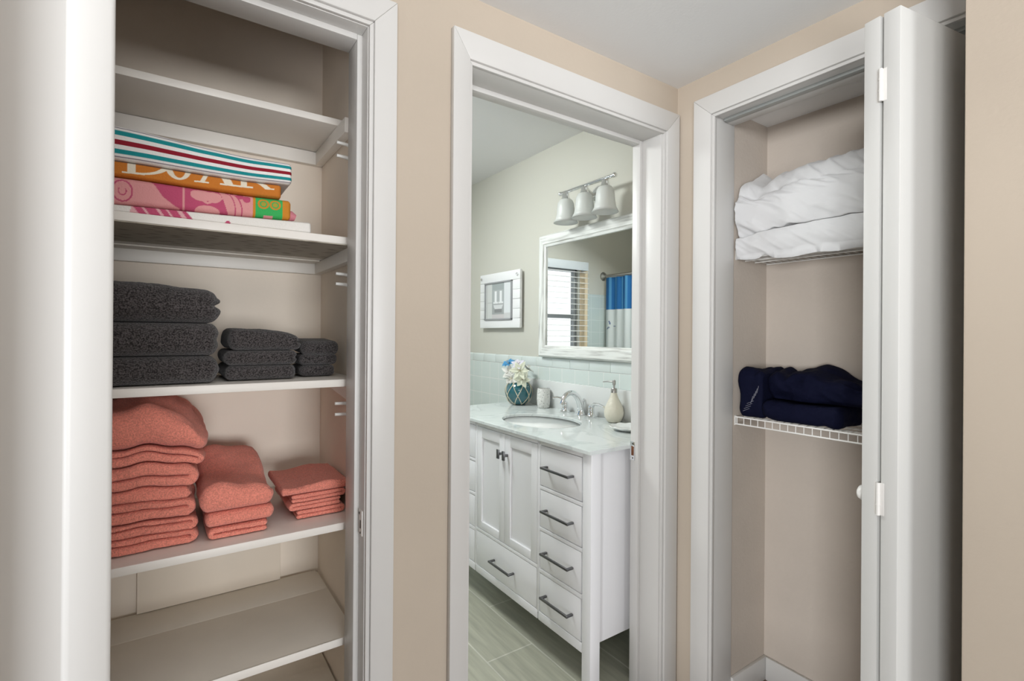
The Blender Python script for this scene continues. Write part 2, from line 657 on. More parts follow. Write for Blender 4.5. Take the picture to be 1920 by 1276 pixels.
def slab(lo, hi, r, k=5, m=(30, 20, 0), amp=0.003, scale=18, seed=0, warp=None, color=None, amp2=0.0, scale2=60, flat=0):
    """soft rounded block; r = corner radius per axis; warp(p,u,v,w) moves points; color(u,v,w) paints"""
    half = [(b - a) / 2 for a, b in zip(lo, hi)]
    c = Vector([(a + b) / 2 for a, b in zip(lo, hi)])
    r = [min(x, h) for x, h in zip(r, half)]
    ax = [axis_list(half[i], r[i], k, m[i]) for i in range(3)]
    n = [len(a) for a in ax]
    idx = {}
    verts, faces, cols = [], [], []
    off = Vector((seed * 3.17, seed * 7.31, seed * 1.93))

    def vert(i, j, q):
        key = (i, j, q)
        if key in idx:
            return idx[key]
        p = [ax[0][i], ax[1][j], ax[2][q]]
        cl = [max(-(half[t] - r[t]), min(half[t] - r[t], p[t])) for t in range(3)]
        d = [(p[t] - cl[t]) / r[t] if r[t] > 1e-9 else 0 for t in range(3)]
        ln = math.sqrt(sum(x * x for x in d))
        mxd = max(abs(x) for x in d)
        if ln > 1e-9:
            d = [x / ln * mxd for x in d]
        pt = Vector([cl[t] + d[t] * r[t] for t in range(3)])
        nrm = Vector(d)
        u, v, ww = (p[t] / half[t] for t in range(3))
        P = c + pt
        if nrm.length > 1e-6:
            nn = nrm.normalized()
        else:
            nn = Vector((0, 0, 1))
        s = noise.noise(P * scale + off) * amp
        if amp2:
            s += noise.noise(P * scale2 + off) * amp2
        if flat == 1:
            s *= 1 - abs(nn.z)
        elif flat == 2 and nn.z < 0:
            s *= 1 + nn.z
        P = P + nn * s
        if warp:
            P = warp(P, u, v, ww)
        idx[key] = len(verts)
        verts.append(P)
        if color:
            cols.append(color(u, v, ww))
        return idx[key]

    X, Y, Z = n[0] - 1, n[1] - 1, n[2] - 1
    for i in range(X):
        for j in range(Y):
            faces.append((vert(i, j, 0), vert(i, j + 1, 0), vert(i + 1, j + 1, 0), vert(i + 1, j, 0)))
            faces.append((vert(i, j, Z), vert(i + 1, j, Z), vert(i + 1, j + 1, Z), vert(i, j + 1, Z)))
    for i in range(X):
        for q in range(Z):
            faces.append((vert(i, 0, q), vert(i + 1, 0, q), vert(i + 1, 0, q + 1), vert(i, 0, q + 1)))
            faces.append((vert(i, Y, q), vert(i, Y, q + 1), vert(i + 1, Y, q + 1), vert(i + 1, Y, q)))
    for j in range(Y):
        for q in range(Z):
            faces.append((vert(0, j, q), vert(0, j, q + 1), vert(0, j + 1, q + 1), vert(0, j + 1, q)))
            faces.append((vert(X, j, q), vert(X, j + 1, q), vert(X, j + 1, q + 1), vert(X, j, q + 1)))
    return verts, faces, (cols if color else None)


def merge(*srcs):
    V, F = [], []
    for s in srcs:
        o = len(V)
        V += list(s[0])
        F += [tuple(i + o for i in f) for f in s[1]]
    return V, F


def folded(x0, x1, y0, y1, z0, pitches, start=1, fill=0.96, seed=0, amp=0.003, scale=20, rows=26, warp=None, rnd=0.014):
    """zig-zag folded cloth: layers of the given pitches stacked from z0, U-turns at alternating x ends,
    run through depth y0..y1 with rounded front and back edges.  start=1: first turn at x1"""
    n = len(pitches)
    zc = []
    z = z0
    for p in pitches:
        zc.append(z + p / 2)
        z += p
    hs = [p * fill / 2 for p in pitches]
    path = []          # (x, z, h)
    d = start
    for i in range(n):
        a, b = (x0, x1) if d > 0 else (x1, x0)
        rr = 0.012
        lo = a + d * (0.0 if i == 0 else (zc[i] - zc[i - 1]) / 2)
        hi = b - d * (0.0 if i == n - 1 else (zc[i + 1] - zc[i]) / 2)
        if i == 0:
            lo = a + d * 0.012
        if i == n - 1:
            hi = b - d * 0.012
        ns = 70
        for k in range(ns + 1):
            path.append((lo + (hi - lo) * k / ns, zc[i], hs[i]))
        if i < n - 1:
            rad = (zc[i + 1] - zc[i]) / 2
            zm = (zc[i + 1] + zc[i]) / 2
            for k in range(1, 10):
                t = -PI / 2 + PI * k / 10
                f = k / 10
                path.append((hi + d * rad * math.cos(t), zm + rad * math.sin(t), min(hs[i] * (1 - f) + hs[i + 1] * f, rad * 0.97)))
        d = -d
    N = len(path)
    nrm = []
    for i in range(N):
        a, b = path[max(i - 1, 0)], path[min(i + 1, N - 1)]
        tx, tz = b[0] - a[0], b[1] - a[1]
        L = math.hypot(tx, tz) or 1
        nrm.append((-tz / L, tx / L))
    ys = []
    for k in range(7):
        t = k / 6
        ys.append((y0 + rnd * (1 - math.cos(t * PI / 2)), 0.42 + 0.58 * math.sin(t * PI / 2)))
    for k in range(1, rows):
        ys.append((y0 + rnd + (y1 - y0 - 2 * rnd) * k / rows, 1.0))
    for k in range(6, -1, -1):
        t = k / 6
        ys.append((y1 - rnd * (1 - math.cos(t * PI / 2)), 0.42 + 0.58 * math.sin(t * PI / 2)))
    off = Vector((seed * 2.7, seed * 5.1, seed * 9.3))
    V, F = [], []
    ring = 2 * N + 2
    for y, s in ys:
        pts = []
        for i in range(N):
            x, zz, h = path[i]
            pts.append((x + nrm[i][0] * h * s, zz + nrm[i][1] * h * s))
        tN = (path[-1][0] - path[-2][0])
        sg = 1 if tN > 0 else -1
        pts.append((path[-1][0] + sg * path[-1][2] * 0.8 * s, path[-1][1]))
        for i in range(N - 1, -1, -1):
            x, zz, h = path[i]
            pts.append((x - nrm[i][0] * h * s, zz - nrm[i][1] * h * s))
        sg = 1 if (path[1][0] - path[0][0]) > 0 else -1
        pts.append((path[0][0] - sg * path[0][2] * 0.8 * s, path[0][1]))
        for x, zz in pts:
            P = Vector((x, y, zz))
            nz = noise.noise(Vector((P.x * scale * 0.6, P.y * scale * 0.6, P.z * scale)) + off)
            nx = noise.noise(P * scale * 0.8 + off * 2)
            fr = noise.noise(Vector((P.x * 11, 3.3, P.z * 45)) + off) + 0.5 * noise.noise(Vector((P.x * 30, 7.3, P.z * 70)) + off)
            P = P + Vector((nx * amp * 1.3 + 0.0010 * noise.noise(P * 190), fr * amp * 2.2 * max(0, 1 - (y - y0) / 0.08) + 0.0012 * noise.noise(P * 210), nz * amp * 1.1 * min(1, (P.z - z0) / 0.02 + 0.15) * min(1, (z - P.z) / 0.012 + 0.1) + 0.0008 * noise.noise(P * 240)))
            P.z = max(z0 + 0.0003, min(z - 0.0005, P.z))
            if warp:
                P = warp(P)
            V.append(P)
    R = len(ys)
    for a in range(R - 1):
        for i in range(ring):
            j = (i + 1) % ring
            F.append((a * ring + i, a * ring + j, (a + 1) * ring + j, (a + 1) * ring + i))
    for a, rev in ((0, False), (R - 1, True)):
        for i in range(N - 1):                       # strip between the two sides of the sheet
            q = (a * ring + i, a * ring + i + 1, a * ring + 2 * N - 1 - i, a * ring + 2 * N - i)
            F.append(q[::-1] if not rev else q)
        e = (a * ring + N - 1, a * ring + N, a * ring + N + 1)
        F.append(e[::-1] if not rev else e)
        e = (a * ring + 2 * N, a * ring + 2 * N + 1, a * ring + 0)
        F.append(e[::-1] if not rev else e)
    return V, F


def fix_normals(o):
    bm = bmesh.new()
    bm.from_mesh(o.data)
    bmesh.ops.recalc_face_normals(bm, faces=bm.faces)
    bm.to_mesh(o.data)
    bm.free()
    return o

# ================================================================== SETTING
A = 1.18          # hall face of the wall with linen closet and bathroom door
AB = 1.295        # its back
B = 1.543         # hall face of the wall with the folding door
BB = 1.66
HC = 2.21         # hall ceiling
MW = 1.815        # mirror wall
FW = 3.35         # far bathroom wall

struct('floor', boxes([((-1.4, -1.4, -0.05), (1.9, AB, 0.0)), ((-0.44, AB, -0.05), (0.52, 1.845, 0.0))]), HALL_FLOOR,
       'dark brown floor of hall and closets', 'floor')
struct('floor_bathroom', boxes([((0.52, AB, -0.05), (1.9, 1.845, 0.0)), ((-0.4, 1.845, -0.05), (1.9, 3.45, 0.0))]), PLANK,
       'greyish green plank tile floor of the bathroom', 'floor')
struct('ceiling', box((-1.4, -1.4, HC), (1.543, A, HC + 0.05)), CEIL, 'white hall ceiling above the beige walls', 'ceiling')
struct('ceiling_bathroom', boxes([((0.52, AB, 2.385), (1.9, 1.845, 2.44)), ((-0.4, 1.845, 2.385), (1.9, 3.45, 2.44))]), CEIL,
       'white bathroom ceiling', 'ceiling')
struct('ceiling_folding_closet', box((BB, 0.20, 2.10), (1.985, 1.05, 2.16)), CEIL, 'low white ceiling inside the closet with wire shelves', 'ceiling')
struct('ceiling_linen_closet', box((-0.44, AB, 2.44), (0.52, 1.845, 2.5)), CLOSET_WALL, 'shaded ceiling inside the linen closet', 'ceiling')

T = 2.6
struct('wall_left', boxes([
    ((-1.4, A, 0), (-0.25, AB, T)), ((-0.25, A, 2.05), (0.406, AB, T)), ((0.406, A, 0), (0.648, AB, T)),
    ((0.648, A, 2.042), (1.47, AB, T)), ((1.47, A, 0), (1.9, AB, T))]), WALL,
    'beige hall wall holding the linen closet and the bathroom doorway', 'wall')
struct('wall_right', boxes([
    ((B, 1.046, 0), (BB, A, T)), ((B, 0.315, 2.075), (BB, 1.046, T)), ((B, -0.5, 0), (BB, 0.315, T))]), WALL,
    'beige hall wall holding the closet with the folding door', 'wall')
struct('wall_near', box((1.30, -1.4, 0), (B, 0.3133, HC), 0.004), WALL,
       'pale beige wall end at the right edge, close to the camera', 'wall')
struct('wall_light_blocker', box((-1.1, 0.20, 0), (-1.0, A, HC)), WALL, 'added unseen beige wall keeping side light off the open door', 'wall')  # unseen wall added to block side light from the open door
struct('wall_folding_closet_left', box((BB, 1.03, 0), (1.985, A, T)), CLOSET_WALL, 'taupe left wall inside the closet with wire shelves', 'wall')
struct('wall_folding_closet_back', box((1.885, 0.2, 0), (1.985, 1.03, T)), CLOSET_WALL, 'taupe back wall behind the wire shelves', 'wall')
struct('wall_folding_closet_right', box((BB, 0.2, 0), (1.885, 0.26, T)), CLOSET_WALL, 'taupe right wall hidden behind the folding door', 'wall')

YB = 1.745
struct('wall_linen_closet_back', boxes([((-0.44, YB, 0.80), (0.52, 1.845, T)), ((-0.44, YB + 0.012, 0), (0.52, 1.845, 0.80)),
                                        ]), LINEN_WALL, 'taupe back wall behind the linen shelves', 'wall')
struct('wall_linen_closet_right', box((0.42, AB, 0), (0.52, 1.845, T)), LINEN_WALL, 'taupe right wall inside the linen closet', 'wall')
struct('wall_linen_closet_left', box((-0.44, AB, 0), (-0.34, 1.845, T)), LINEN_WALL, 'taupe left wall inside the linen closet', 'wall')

struct('wall_mirror', box((MW, AB, 0), (1.9, 3.45, T)), BATH_WALL, 'pale sage bathroom wall behind mirror, light and picture', 'wall')
WX0, WX1, WZ0, WZ1 = 0.567, 1.36, 0.95, 1.90
struct('wall_bathroom_far', boxes([
    ((-0.4, FW, 0), (WX0, 3.45, T)), ((WX1, FW, 0), (1.9, 3.45, T)), ((WX0, FW, 0), (WX1, 3.45, WZ0)), ((WX0, FW, WZ1), (WX1, 3.45, T))]),
    BATH_WALL, 'sage bathroom wall with the window, seen in the mirror', 'wall')
struct('wall_bathroom_tub', box((-0.4, 1.845, 0), (-0.3, 3.45, T)), BATH_WALL, 'bathroom wall along the tub', 'wall')

# tiled wainscot on the mirror wall with its cap row
struct('trim_1', box((MW - 0.008, AB, 0.0), (MW, FW, 1.115)), TILE_YZ, 'pale aqua square wall tiles above the vanity', 'tile')
bm = bmesh.new()
yy = AB + 0.02
while yy < FW - 0.05:
    add_prism(bm, [(MW - 0.010, 1.116), (MW, 1.116), (MW, 1.17), (MW - 0.004, 1.17), (MW - 0.009, 1.163)], yy, min(yy + 0.1503, FW - 0.01), 'y', 0.001)
    yy += 0.1515
CAPTILE = mat('aqua_cap_tile', (0.68, 0.745, 0.725), 0.1)
struct('trim_2', bm, CAPTILE, 'row of glossy aqua cap tiles topping the wall tile', 'tile')
struct('trim_3', box((-0.3, FW - 0.008, 0.0), (0.475, FW, 1.672), 0.002), TILE_XZ, 'blue grey tile beside the shower curtain', 'tile')


def casing(name, plane, L, R, Tp, wL, wR, wT, face, th, m, label, outs=1):
    """mitred door casing: plane 'A' lies in XZ at y=face, 'B' in YZ at x=face; L<R inner edges"""
    bm = bmesh.new()
    ax = 'y' if plane == 'A' else 'x'
    bd = 0.010

    def leg(inner, outer, tin, tout, depth, bev):
        add_prism(bm, [(outer, 0.0), (inner, 0.0), (inner, tin), (outer, tout)], face - depth, face, ax, bev)
    leg(L - bd, L - wL, Tp + bd, Tp + wT, th, 0.002)
    leg(R + bd, R + wR, Tp + bd, Tp + wT, th, 0.002)
    add_prism(bm, [(L - bd, Tp + bd), (R + bd, Tp + bd), (R + wR, Tp + wT), (L - wL, Tp + wT)], face - th, face, ax, 0.002)
    leg(L, L - bd, Tp, Tp + bd, th * 0.6, 0.0015)
    leg(R, R + bd, Tp, Tp + bd, th * 0.6, 0.0015)
    add_prism(bm, [(L, Tp), (R, Tp), (R + bd, Tp + bd), (L - bd, Tp + bd)], face - th * 0.6, face, ax, 0.0015)
    return struct(name, bm, m, label, 'door frame')


# linen closet frame: casing, jambs, stops
c1 = casing('trim_4', 'A', -0.235, 0.388, 2.030, 0.066, 0.066, 0.073, A, 0.018, TRIM, 'white casing around the linen closet opening')
j1 = struct('trim_5', boxes([
    ((0.386, A - 0.002, 0), (0.406, AB, 2.05)), ((-0.25, A - 0.002, 0), (-0.23, AB, 2.05)), ((-0.23, A - 0.002, 2.028), (0.386, AB, 2.05)),
    ((0.374, 1.219, 0), (0.387, 1.290, 2.028)), ((-0.231, 1.219, 0), (-0.218, 1.290, 2.028)), ((-0.218, 1.219, 2.014), (0.374, 1.290, 2.029))], 0.0015),
    TRIM, 'white jamb and door stop lining the linen closet opening', 'door frame')
bm = boxes([((0.3835, 1.188, 0.815), (0.3865, 1.212, 0.875))], 0.001)
sp = obj('strike_plate', bm, PLATE, j1)
obj('latch_hole', boxes([((0.3830, 1.195, 0.832), (0.3838, 1.2015, 0.852))], 0.0005), HOLE, sp)
obj('screw', boxes([((0.3828, 1.203, 0.864), (0.3838, 1.208, 0.870)), ((0.3828, 1.196, 0.819), (0.3838, 1.201, 0.824))], 0.0004), HOLE, sp)

# bathroom frame
c2 = casing('trim_6', 'A', 0.668, 1.456, 2.022, 0.060, 0.077, 0.083, A, 0.018, TRIM, 'white casing around the bathroom doorway')
j2 = struct('trim_7', boxes([
    ((1.450, A - 0.002, 0), (1.470, AB + 0.005, 2.04)), ((0.648, A - 0.002, 0), (0.664, AB + 0.005, 2.04)), ((0.664, A - 0.002, 2.022), (1.450, AB + 0.005, 2.04)),
    ((1.434, 1.262, 0), (1.451, 1.298, 2.022)), ((0.663, 1.262, 0), (0.676, 1.298, 2.022)), ((0.676, 1.262, 2.008), (1.434, 1.298, 2.023))], 0.0018),
    TRIM, 'white jamb and door stop lining the bathroom doorway', 'door frame')
sp = obj('strike_plate', boxes([((1.4315, 1.276, 0.835), (1.4345, 1.2985, 0.905))], 0.001), CHROME, j2)
obj('mortise', boxes([((1.4310, 1.280, 0.853), (1.4318, 1.292, 0.888))], 0.0003), RUST, sp)
obj('screw', boxes([((1.4310, 1.283, 0.894), (1.4318, 1.288, 0.899)), ((1.4310, 1.283, 0.841), (1.4318, 1.288, 0.846))], 0.0003), HOLE, sp)

# folding-door closet frame
c3 = casing('trim_8', 'B', 0.335, 1.021, 2.050, 0.0205, 0.078, 0.077, B, 0.018, TRIM, 'white mitred casing around the folding door closet')
struct('trim_9', boxes([
    ((B - 0.002, 1.026, 0), (BB, 1.046, 2.075)), ((B - 0.002, 0.315, 0), (BB, 0.335, 2.075)), ((B - 0.002, 0.335, 2.056), (BB, 1.026, 2.075)),
    ((1.612, 0.335, 2.048), (1.655, 1.026, 2.058))], 0.0015),
    TRIM, 'white jamb lining the folding door closet', 'door frame')

# baseboards
struct('baseboard_closet_left', boxes([((BB, 1.018, 0.0), (1.885, 1.031, 0.087))], 0.003), TRIM, 'white baseboard at the left wall of the wire shelf closet', 'baseboard')
struct('baseboard_closet_back', boxes([((1.873, 0.26, 0.0), (1.886, 1.018, 0.087))], 0.003), TRIM, 'white baseboard at the back wall of the wire shelf closet', 'baseboard')
struct('baseboard_hall', boxes([((0.456, A - 0.012, 0), (0.606, A, 0.09))], 0.003), TRIM, 'white baseboard between the two door casings', 'baseboard')

# linen closet door leaf, swung open toward the camera
ang = math.radians(18.2)
hx, hy = -0.2300, 1.158
LW = 0.607
dl = thing('door_1', (hx, hy, 0.0), 'white linen closet door swung open at the left edge', 'door', kind='structure')
mt = Matrix.Translation((hx, hy, 0)) @ Matrix.Rotation(ang, 4, 'Z')
bm = bmesh.new()
add_box(bm, (-0.035, -LW, 0.012), (0.0, -0.002, 2.02), 0.005, 3, mtx=mt)
obj('door_leaf', bm, WHITE_DOOR, dl)
for sd in (-1, 1):
    bm = bmesh.new()
    add_lathe(bm, [(0.0, 0.076), (0.018, 0.073), (0.026, 0.060), (0.026, 0.050), (0.012, 0.038), (0.012, 0.010), (0.030, 0.006), (0.030, 0.0)], (0, 0, 0), 20, 'x')
    if sd < 0:
        bmesh.ops.transform(bm, matrix=Matrix.Rotation(PI, 4, 'Z'), verts=bm.verts)
    bmesh.ops.transform(bm, matrix=mt @ Matrix.Translation((0.0 if sd > 0 else -0.035, -LW + 0.06, 0.845)), verts=bm.verts)
    obj('door_knob', bm, NICKEL, dl)

# folding (bifold) door, folded open at the right side of its closet
th = math.radians(10.0)
px, py = 1.265, 0.408
fd = thing('door_2', (1.43, 0.40, 0.0), 'white folding closet door folded open, seen on its edges', 'door', kind='structure')
mt = Matrix.Translation((px, py, 0)) @ Matrix.Rotation(-th, 4, 'Z')
PW = 0.338
for y0 in (0.0, 0.0398):
    bm = bmesh.new()
    lean = Matrix.Translation((0, y0, 0)) @ Matrix.Rotation(math.radians(-1.0 if y0 else 0), 4, 'Z') @ Matrix.Translation((0, -y0, 0))
    add_box(bm, (0.0, y0, 0.015), (PW, y0 + 0.0335, 2.000), 0.0022, mtx=mt @ lean)
    obj('door_panel', bm, BIFOLD, fd)
for zc in (1.846, 0.951, 0.12):
    bm = bmesh.new()
    add_tube(bm, [(-0.003, 0.0366, zc - 0.035), (-0.003, 0.0366, zc + 0.035)], 0.0042, 10)
    add_box(bm, (-0.0006, 0.026, zc - 0.035), (0.0012, 0.046, zc + 0.035), 0.0005)
    for kz in (-0.012, 0.012):
        add_tube(bm, [(-0.003, 0.0366, zc + kz - 0.0012), (-0.003, 0.0366, zc + kz + 0.0012)], 0.0048, 10)
    bmesh.ops.transform(bm, matrix=mt, verts=bm.verts)
    obj('hinge', bm, HINGE, fd)
bm = bmesh.new()
add_lathe(bm, [(0.0, 0.027), (0.009, 0.0262), (0.0155, 0.022), (0.018, 0.016), (0.0165, 0.010), (0.010, 0.006), (0.009, 0.0)], (0, 0, 0), 24, 'y')
bmesh.ops.transform(bm, matrix=mt @ Matrix.Translation((0.035, 0.0727, 0.945)), verts=bm.verts)
obj('knob', bm, WIRE, fd)
obj('track', boxes([((1.585, 0.34, 2.046), (1.609, 1.02, 2.0565))], 0.001), GREY_STEEL, fd)

# window in the far bathroom wall (seen in the mirror)
wn = thing('window_1', (0.967, 3.42, WZ0), 'bathroom window behind white blinds, seen in the mirror', 'window', kind='structure')
obj('frame', boxes([((WX0, 3.39, WZ0), (WX0 + 0.035, 3.43, WZ1)), ((WX1 - 0.035, 3.39, WZ0), (WX1, 3.43, WZ1)),
                    ((WX0, 3.39, WZ0), (WX1, 3.43, WZ0 + 0.035)), ((WX0, 3.39, WZ1 - 0.035), (WX1, 3.43, WZ1)),
                    ((WX0, 3.385, 1.45), (WX1, 3.43, 1.482))]), WFRAME, wn)
obj('side_board', boxes([((0.476, 3.343, WZ0), (0.566, 3.3495, WZ1 - 0.02))], 0.001), mat('beige_window_liner', (0.80, 0.66, 0.46), 0.6), wn)
obj('pane', boxes([((WX0 + 0.03, 3.408, WZ0 + 0.03), (WX1 - 0.03, 3.412, WZ1 - 0.03))]), PANE, wn)

# ================================================================== LINEN CLOSET SHELVES
XL, XR = -0.338, 0.418


def shelf(label, yf, zt, t=0.019, cleat=None, board=SHELF, gap=0.0, backgap=0.0, extra=None):
    s = thing('shelf', ((XL + XR) / 2, (yf + YB) / 2, zt - t), label, 'shelf', 'shelves of the linen closet')
    obj('board', boxes([((XL, yf, zt - t), (XR - gap, YB - 0.001 - backgap, zt))], 0.0012), board, s)
    if cleat:
        h, ys = cleat
        obj('back_cleat', boxes([((XL, YB - 0.021, zt - t - h), (XR, YB - 0.001, zt - t - 0.0005))], 0.0015), SHELF, s)
        obj('side_cleat', boxes([((0.395, ys, zt - t - h), (0.419, YB - 0.0215, zt - t - 0.0005))], 0.0015), SHELF, s)
    return s


s1 = shelf('empty shallow top shelf of the linen closet', 1.468, 1.914, cleat=(0.042, 1.395))
s2 = shelf('white shelf carrying the bright beach towels', 1.315, 1.550, cleat=(0.037, 1.322))
obj('underside', boxes([((XL + 0.002, 1.317, 1.5288), (0.394, 1.60, 1.5308))]), DASHED, s2)
obj('rear_batten', boxes([((XL + 0.002, 1.655, 1.5270), (0.394, 1.722, 1.5308))]), SHELF_WORN, s2)
s3 = shelf('white shelf carrying the charcoal towels', 1.315, 1.1815)
bm = bmesh.new()
add_prism(bm, [(1.36, 1.162), (1.70, 1.162), (1.70, 1.155), (1.36, 1.118)], 0.400, 0.419, 'x', 0.001)
obj('side_cleat', bm, SHELF, s3)
s4 = shelf('white shelf carrying the coral towels', 1.315, 0.811)
s5 = shelf('empty greige shelf with white front edge below the coral towels', 1.319, 0.513, board=SHELF_WORN, gap=0.007, backgap=0.013)
obj('front_edge', boxes([((XL, 1.3145, 0.4935), (XR - 0.004, 1.3188, 0.5132))], 0.001), SHELF, s5)
bmx = boxes([((XL, 1.60, 0.5128), (XR - 0.0105, YB - 0.004, 0.51345))], 0.0008)
obj('rear_board', bmx, SHELF_WORN, s5)
s6 = shelf('lowest dark greige shelf, barely showing at the bottom edge', 1.319, 0.272, board=SHELF_WORN, gap=0.004, backgap=0.013)

# raised panel on the back wall between the two lower shelves
struct('trim_10', boxes([((-0.068, YB - 0.010, 0.5140), (0.300, YB + 0.0118, 0.7915))], 0.002), PANEL_WALL, 'raised taupe access panel on the closet back wall', 'panel')

for z1, z2, lab in ((1.807, 1.772, 'white double hook under the empty top shelf'),
                    (1.458, 1.431, 'white double hook above the charcoal washcloths'),
                    (1.113, 1.084, 'white double hook above the coral washcloths')):
    hk = thing('double_hook', (0.419, 1.362, z2 - 0.012), lab, 'hook', 'double hooks on the closet wall')
    obj('backplate', boxes([((0.4145, 1.352, z2 - 0.010), (0.4198, 1.372, z1 + 0.010))], 0.002), WIRE, hk)
    for zz in (z1, z2):
        bm = bmesh.new()
        add_tube(bm, [(0.417, 1.362, zz - 0.004), (0.405, 1.362, zz - 0.003), (0.390, 1.362, zz), (0.3655, 1.362, zz + 0.001)],
                 [0.0055, 0.0052, 0.0046, 0.0040], 10)
        obj('prong', bm, WIRE, hk)

# ================================================================== BEACH TOWELS
WHT, TEALC, REDC, PURP = (0.84, 0.82, 0.80), (0.015, 0.26, 0.28), (0.28, 0.016, 0.030), (0.10, 0.07, 0.13)


def lin(x, xa, va, xb, vb):
    return va + (vb - va) * (x - xa) / (xb - xa)


def tilt(z0, z1, zb, zt, wave=0.0, seed=0):
    """remap nominal z0..z1 to lines zb, zt given at x=-0.08 and x=0.25"""
    def f(P, u, v, w):
        b = lin(P.x, -0.08, zb[0], 0.25, zb[1])
        t = lin(P.x, -0.08, zt[0], 0.25, zt[1])
        zz = b + (P.z - z0) / (z1 - z0) * (t - b)
        P.z = zz + 0.007 * noise.noise(Vector((P.x * 8, 3.3, P.y * 1.5))) * max(0, zz - 1.555) / 0.17
        return P
    return f


def stripes(u, v, w):
    t = (w + 1) / 2
    if v > 0.2:
        return WHT
    for a, b, c in ((0.93, 0.965, PURP), (0.70, 0.835, TEALC), (0.43, 0.57, REDC), (0.165, 0.30, TEALC), (0.02, 0.06, PURP)):
        if a <= t < b:
            return c
    return WHT


ORG = (0.58, 0.19, 0.030)
LET = (0.80, 0.72, 0.58)
TX0, TX1 = -0.175, 0.226


def inpoly(x, y, P):
    c = False
    j = len(P) - 1
    for i in range(len(P)):
        if (P[i][1] > y) != (P[j][1] > y) and x < (P[j][0] - P[i][0]) * (y - P[i][1]) / (P[j][1] - P[i][1]) + P[i][0]:
            c = not c
        j = i
    return c


def ell(x, y, cx, cy, rx, ry):
    return ((x - cx) / rx) ** 2 + ((y - cy) / ry) ** 2


def letters(u, v, w):
    """cream serif capitals, their tops hidden by the towel above; x in m, t = height 0..1"""
    if v > -0.55:
        return ORG
    x = TX0 + (u + 1) / 2 * (TX1 - TX0)
    t = (w + 1) / 2 - (0.25 + 0.30 * (x + 0.07) / 0.27)      # height above the sloping base line
    if t < 0:
        return ORG
    # D: stem, serif and bowl
    if -0.074 < x < -0.060 or (-0.083 < x < -0.045 and t < 0.10):
        return LET
    e = ell(x, t, -0.062, 0.85, 0.062, 0.85)
    e2 = ell(x, t, -0.060, 0.85, 0.047, 0.73)
    if x > -0.061 and e < 1 and e2 > 1:
        return LET
    # O
    e = ell(x, t, 0.016, 0.80, 0.024, 0.80)
    e2 = ell(x, t, 0.017, 0.84, 0.0125, 0.70)
    if e < 1 and e2 > 1:
        return LET
    # A: thin left leg, heavy right leg, serifs
    if inpoly(x, t, [(0.055, 0.0), (0.064, 0.0), (0.088, 1.6), (0.080, 1.6)]) or (0.046 < x < 0.073 and t < 0.10):
        return LET
    if inpoly(x, t, [(0.106, 0.0), (0.124, 0.0), (0.100, 1.6), (0.082, 1.6)]):
        return LET
    # R: stem joined to the A at the foot, diagonal leg
    if 0.138 < x < 0.151 or (0.095 < x < 0.163 and t < 0.12):
        return LET
    if inpoly(x, t, [(0.160, 0.75), (0.175, 0.75), (0.205, 0.0), (0.190, 0.0)]) or (0.189 < x < 0.210 and t < 0.09):
        return LET
    return ORG


PK, DPK = (0.72, 0.32, 0.32), (0.52, 0.085, 0.17)
GRN, ORG2 = (0.05, 0.42, 0.11), (0.60, 0.24, 0.03)
PX0, PX1 = -0.175, 0.248


def pinkprint(u, v, w):
    x = PX0 + (u + 1) / 2 * (PX1 - PX0)
    t = (w + 1) / 2
    if v > 0.1:
        return PK
    if x > 0.229:
        return ORG2
    if x > 0.163:
        if x < 0.169:
            return ORG2
        for cx in (0.186, 0.212):
            e = ell(x, t, cx, 0.66, 0.0125, 0.24)
            if 0.45 < e < 1:
                return ORG2
            if e < 0.2:
                return (0.40, 0.33, 0.05)
        if t < 0.10 and 0.187 < x < 0.207:
            return PK
        return GRN
    # darker bell-shaped field with pale blobs, outlines and dots
    if inpoly(x, t, [(-0.035, 1.1), (0.095, 1.1), (0.112, 0.0), (0.018, 0.0), (-0.012, 0.45)]):
        if 0.023 < x < 0.0275:
            return PK
        if ell(x, t, 0.060, 0.72, 0.022, 0.26) < 1 or ell(x, t, 0.083, 0.70, 0.016, 0.26) < 1:
            return PK
        if ell(x, t, 0.071, 0.02, 0.024, 0.28) < 1:
            return PK
        if abs(t - 0.40 - 0.3 * abs(x - 0.071) / 0.03) < 0.05 and abs(x - 0.071) < 0.03:
            return PK
        if inpoly(x, t, [(0.092, 1.1), (0.104, 1.1), (0.124, 0.0), (0.116, 0.0)]):
            return PK
        return DPK
    for cx, rr in ((0.100, 0.028), (0.108, 0.034)):
        e = ell(x, t, cx, 0.15, rr, 0.95)
        if x > 0.10 and 0.86 < e < 1.0:
            return DPK
    e = ell(x, t, -0.082, 0.5, 0.018, 0.42)
    if 0.72 < e < 1 or (0.10 < e < 0.17 and t < 0.6):
        return DPK
    if ell(x, t, 0.136, 0.90, 0.0095, 0.14) < 1 or ell(x, t, 0.150, 0.80, 0.0085, 0.17) < 1:
        return DPK
    return PK


WX0_, WX1_ = -0.175, 0.297


def whiteprint(u, v, w):
    x = WX0_ + (u + 1) / 2 * (WX1_ - WX0_)
    t = (w + 1) / 2
    W = (0.80, 0.77, 0.73)
    if v > 0:
        return W
    if inpoly(x, t, [(-0.066, 1.1), (0.028, 1.1), (0.046, -0.1), (-0.070, -0.1)]):
        for cx, wd in ((-0.058, 0.007), (-0.036, 0.010), (-0.014, 0.006), (0.004, 0.008), (0.030, 0.009)):
            if abs(x - cx - 0.012 * (1 - t)) < wd:
                return DPK
        return (0.74, 0.42, 0.44)
    if ell(x, t, 0.112, 0.0, 0.006, 0.35) < 1:
        return DPK
    return W


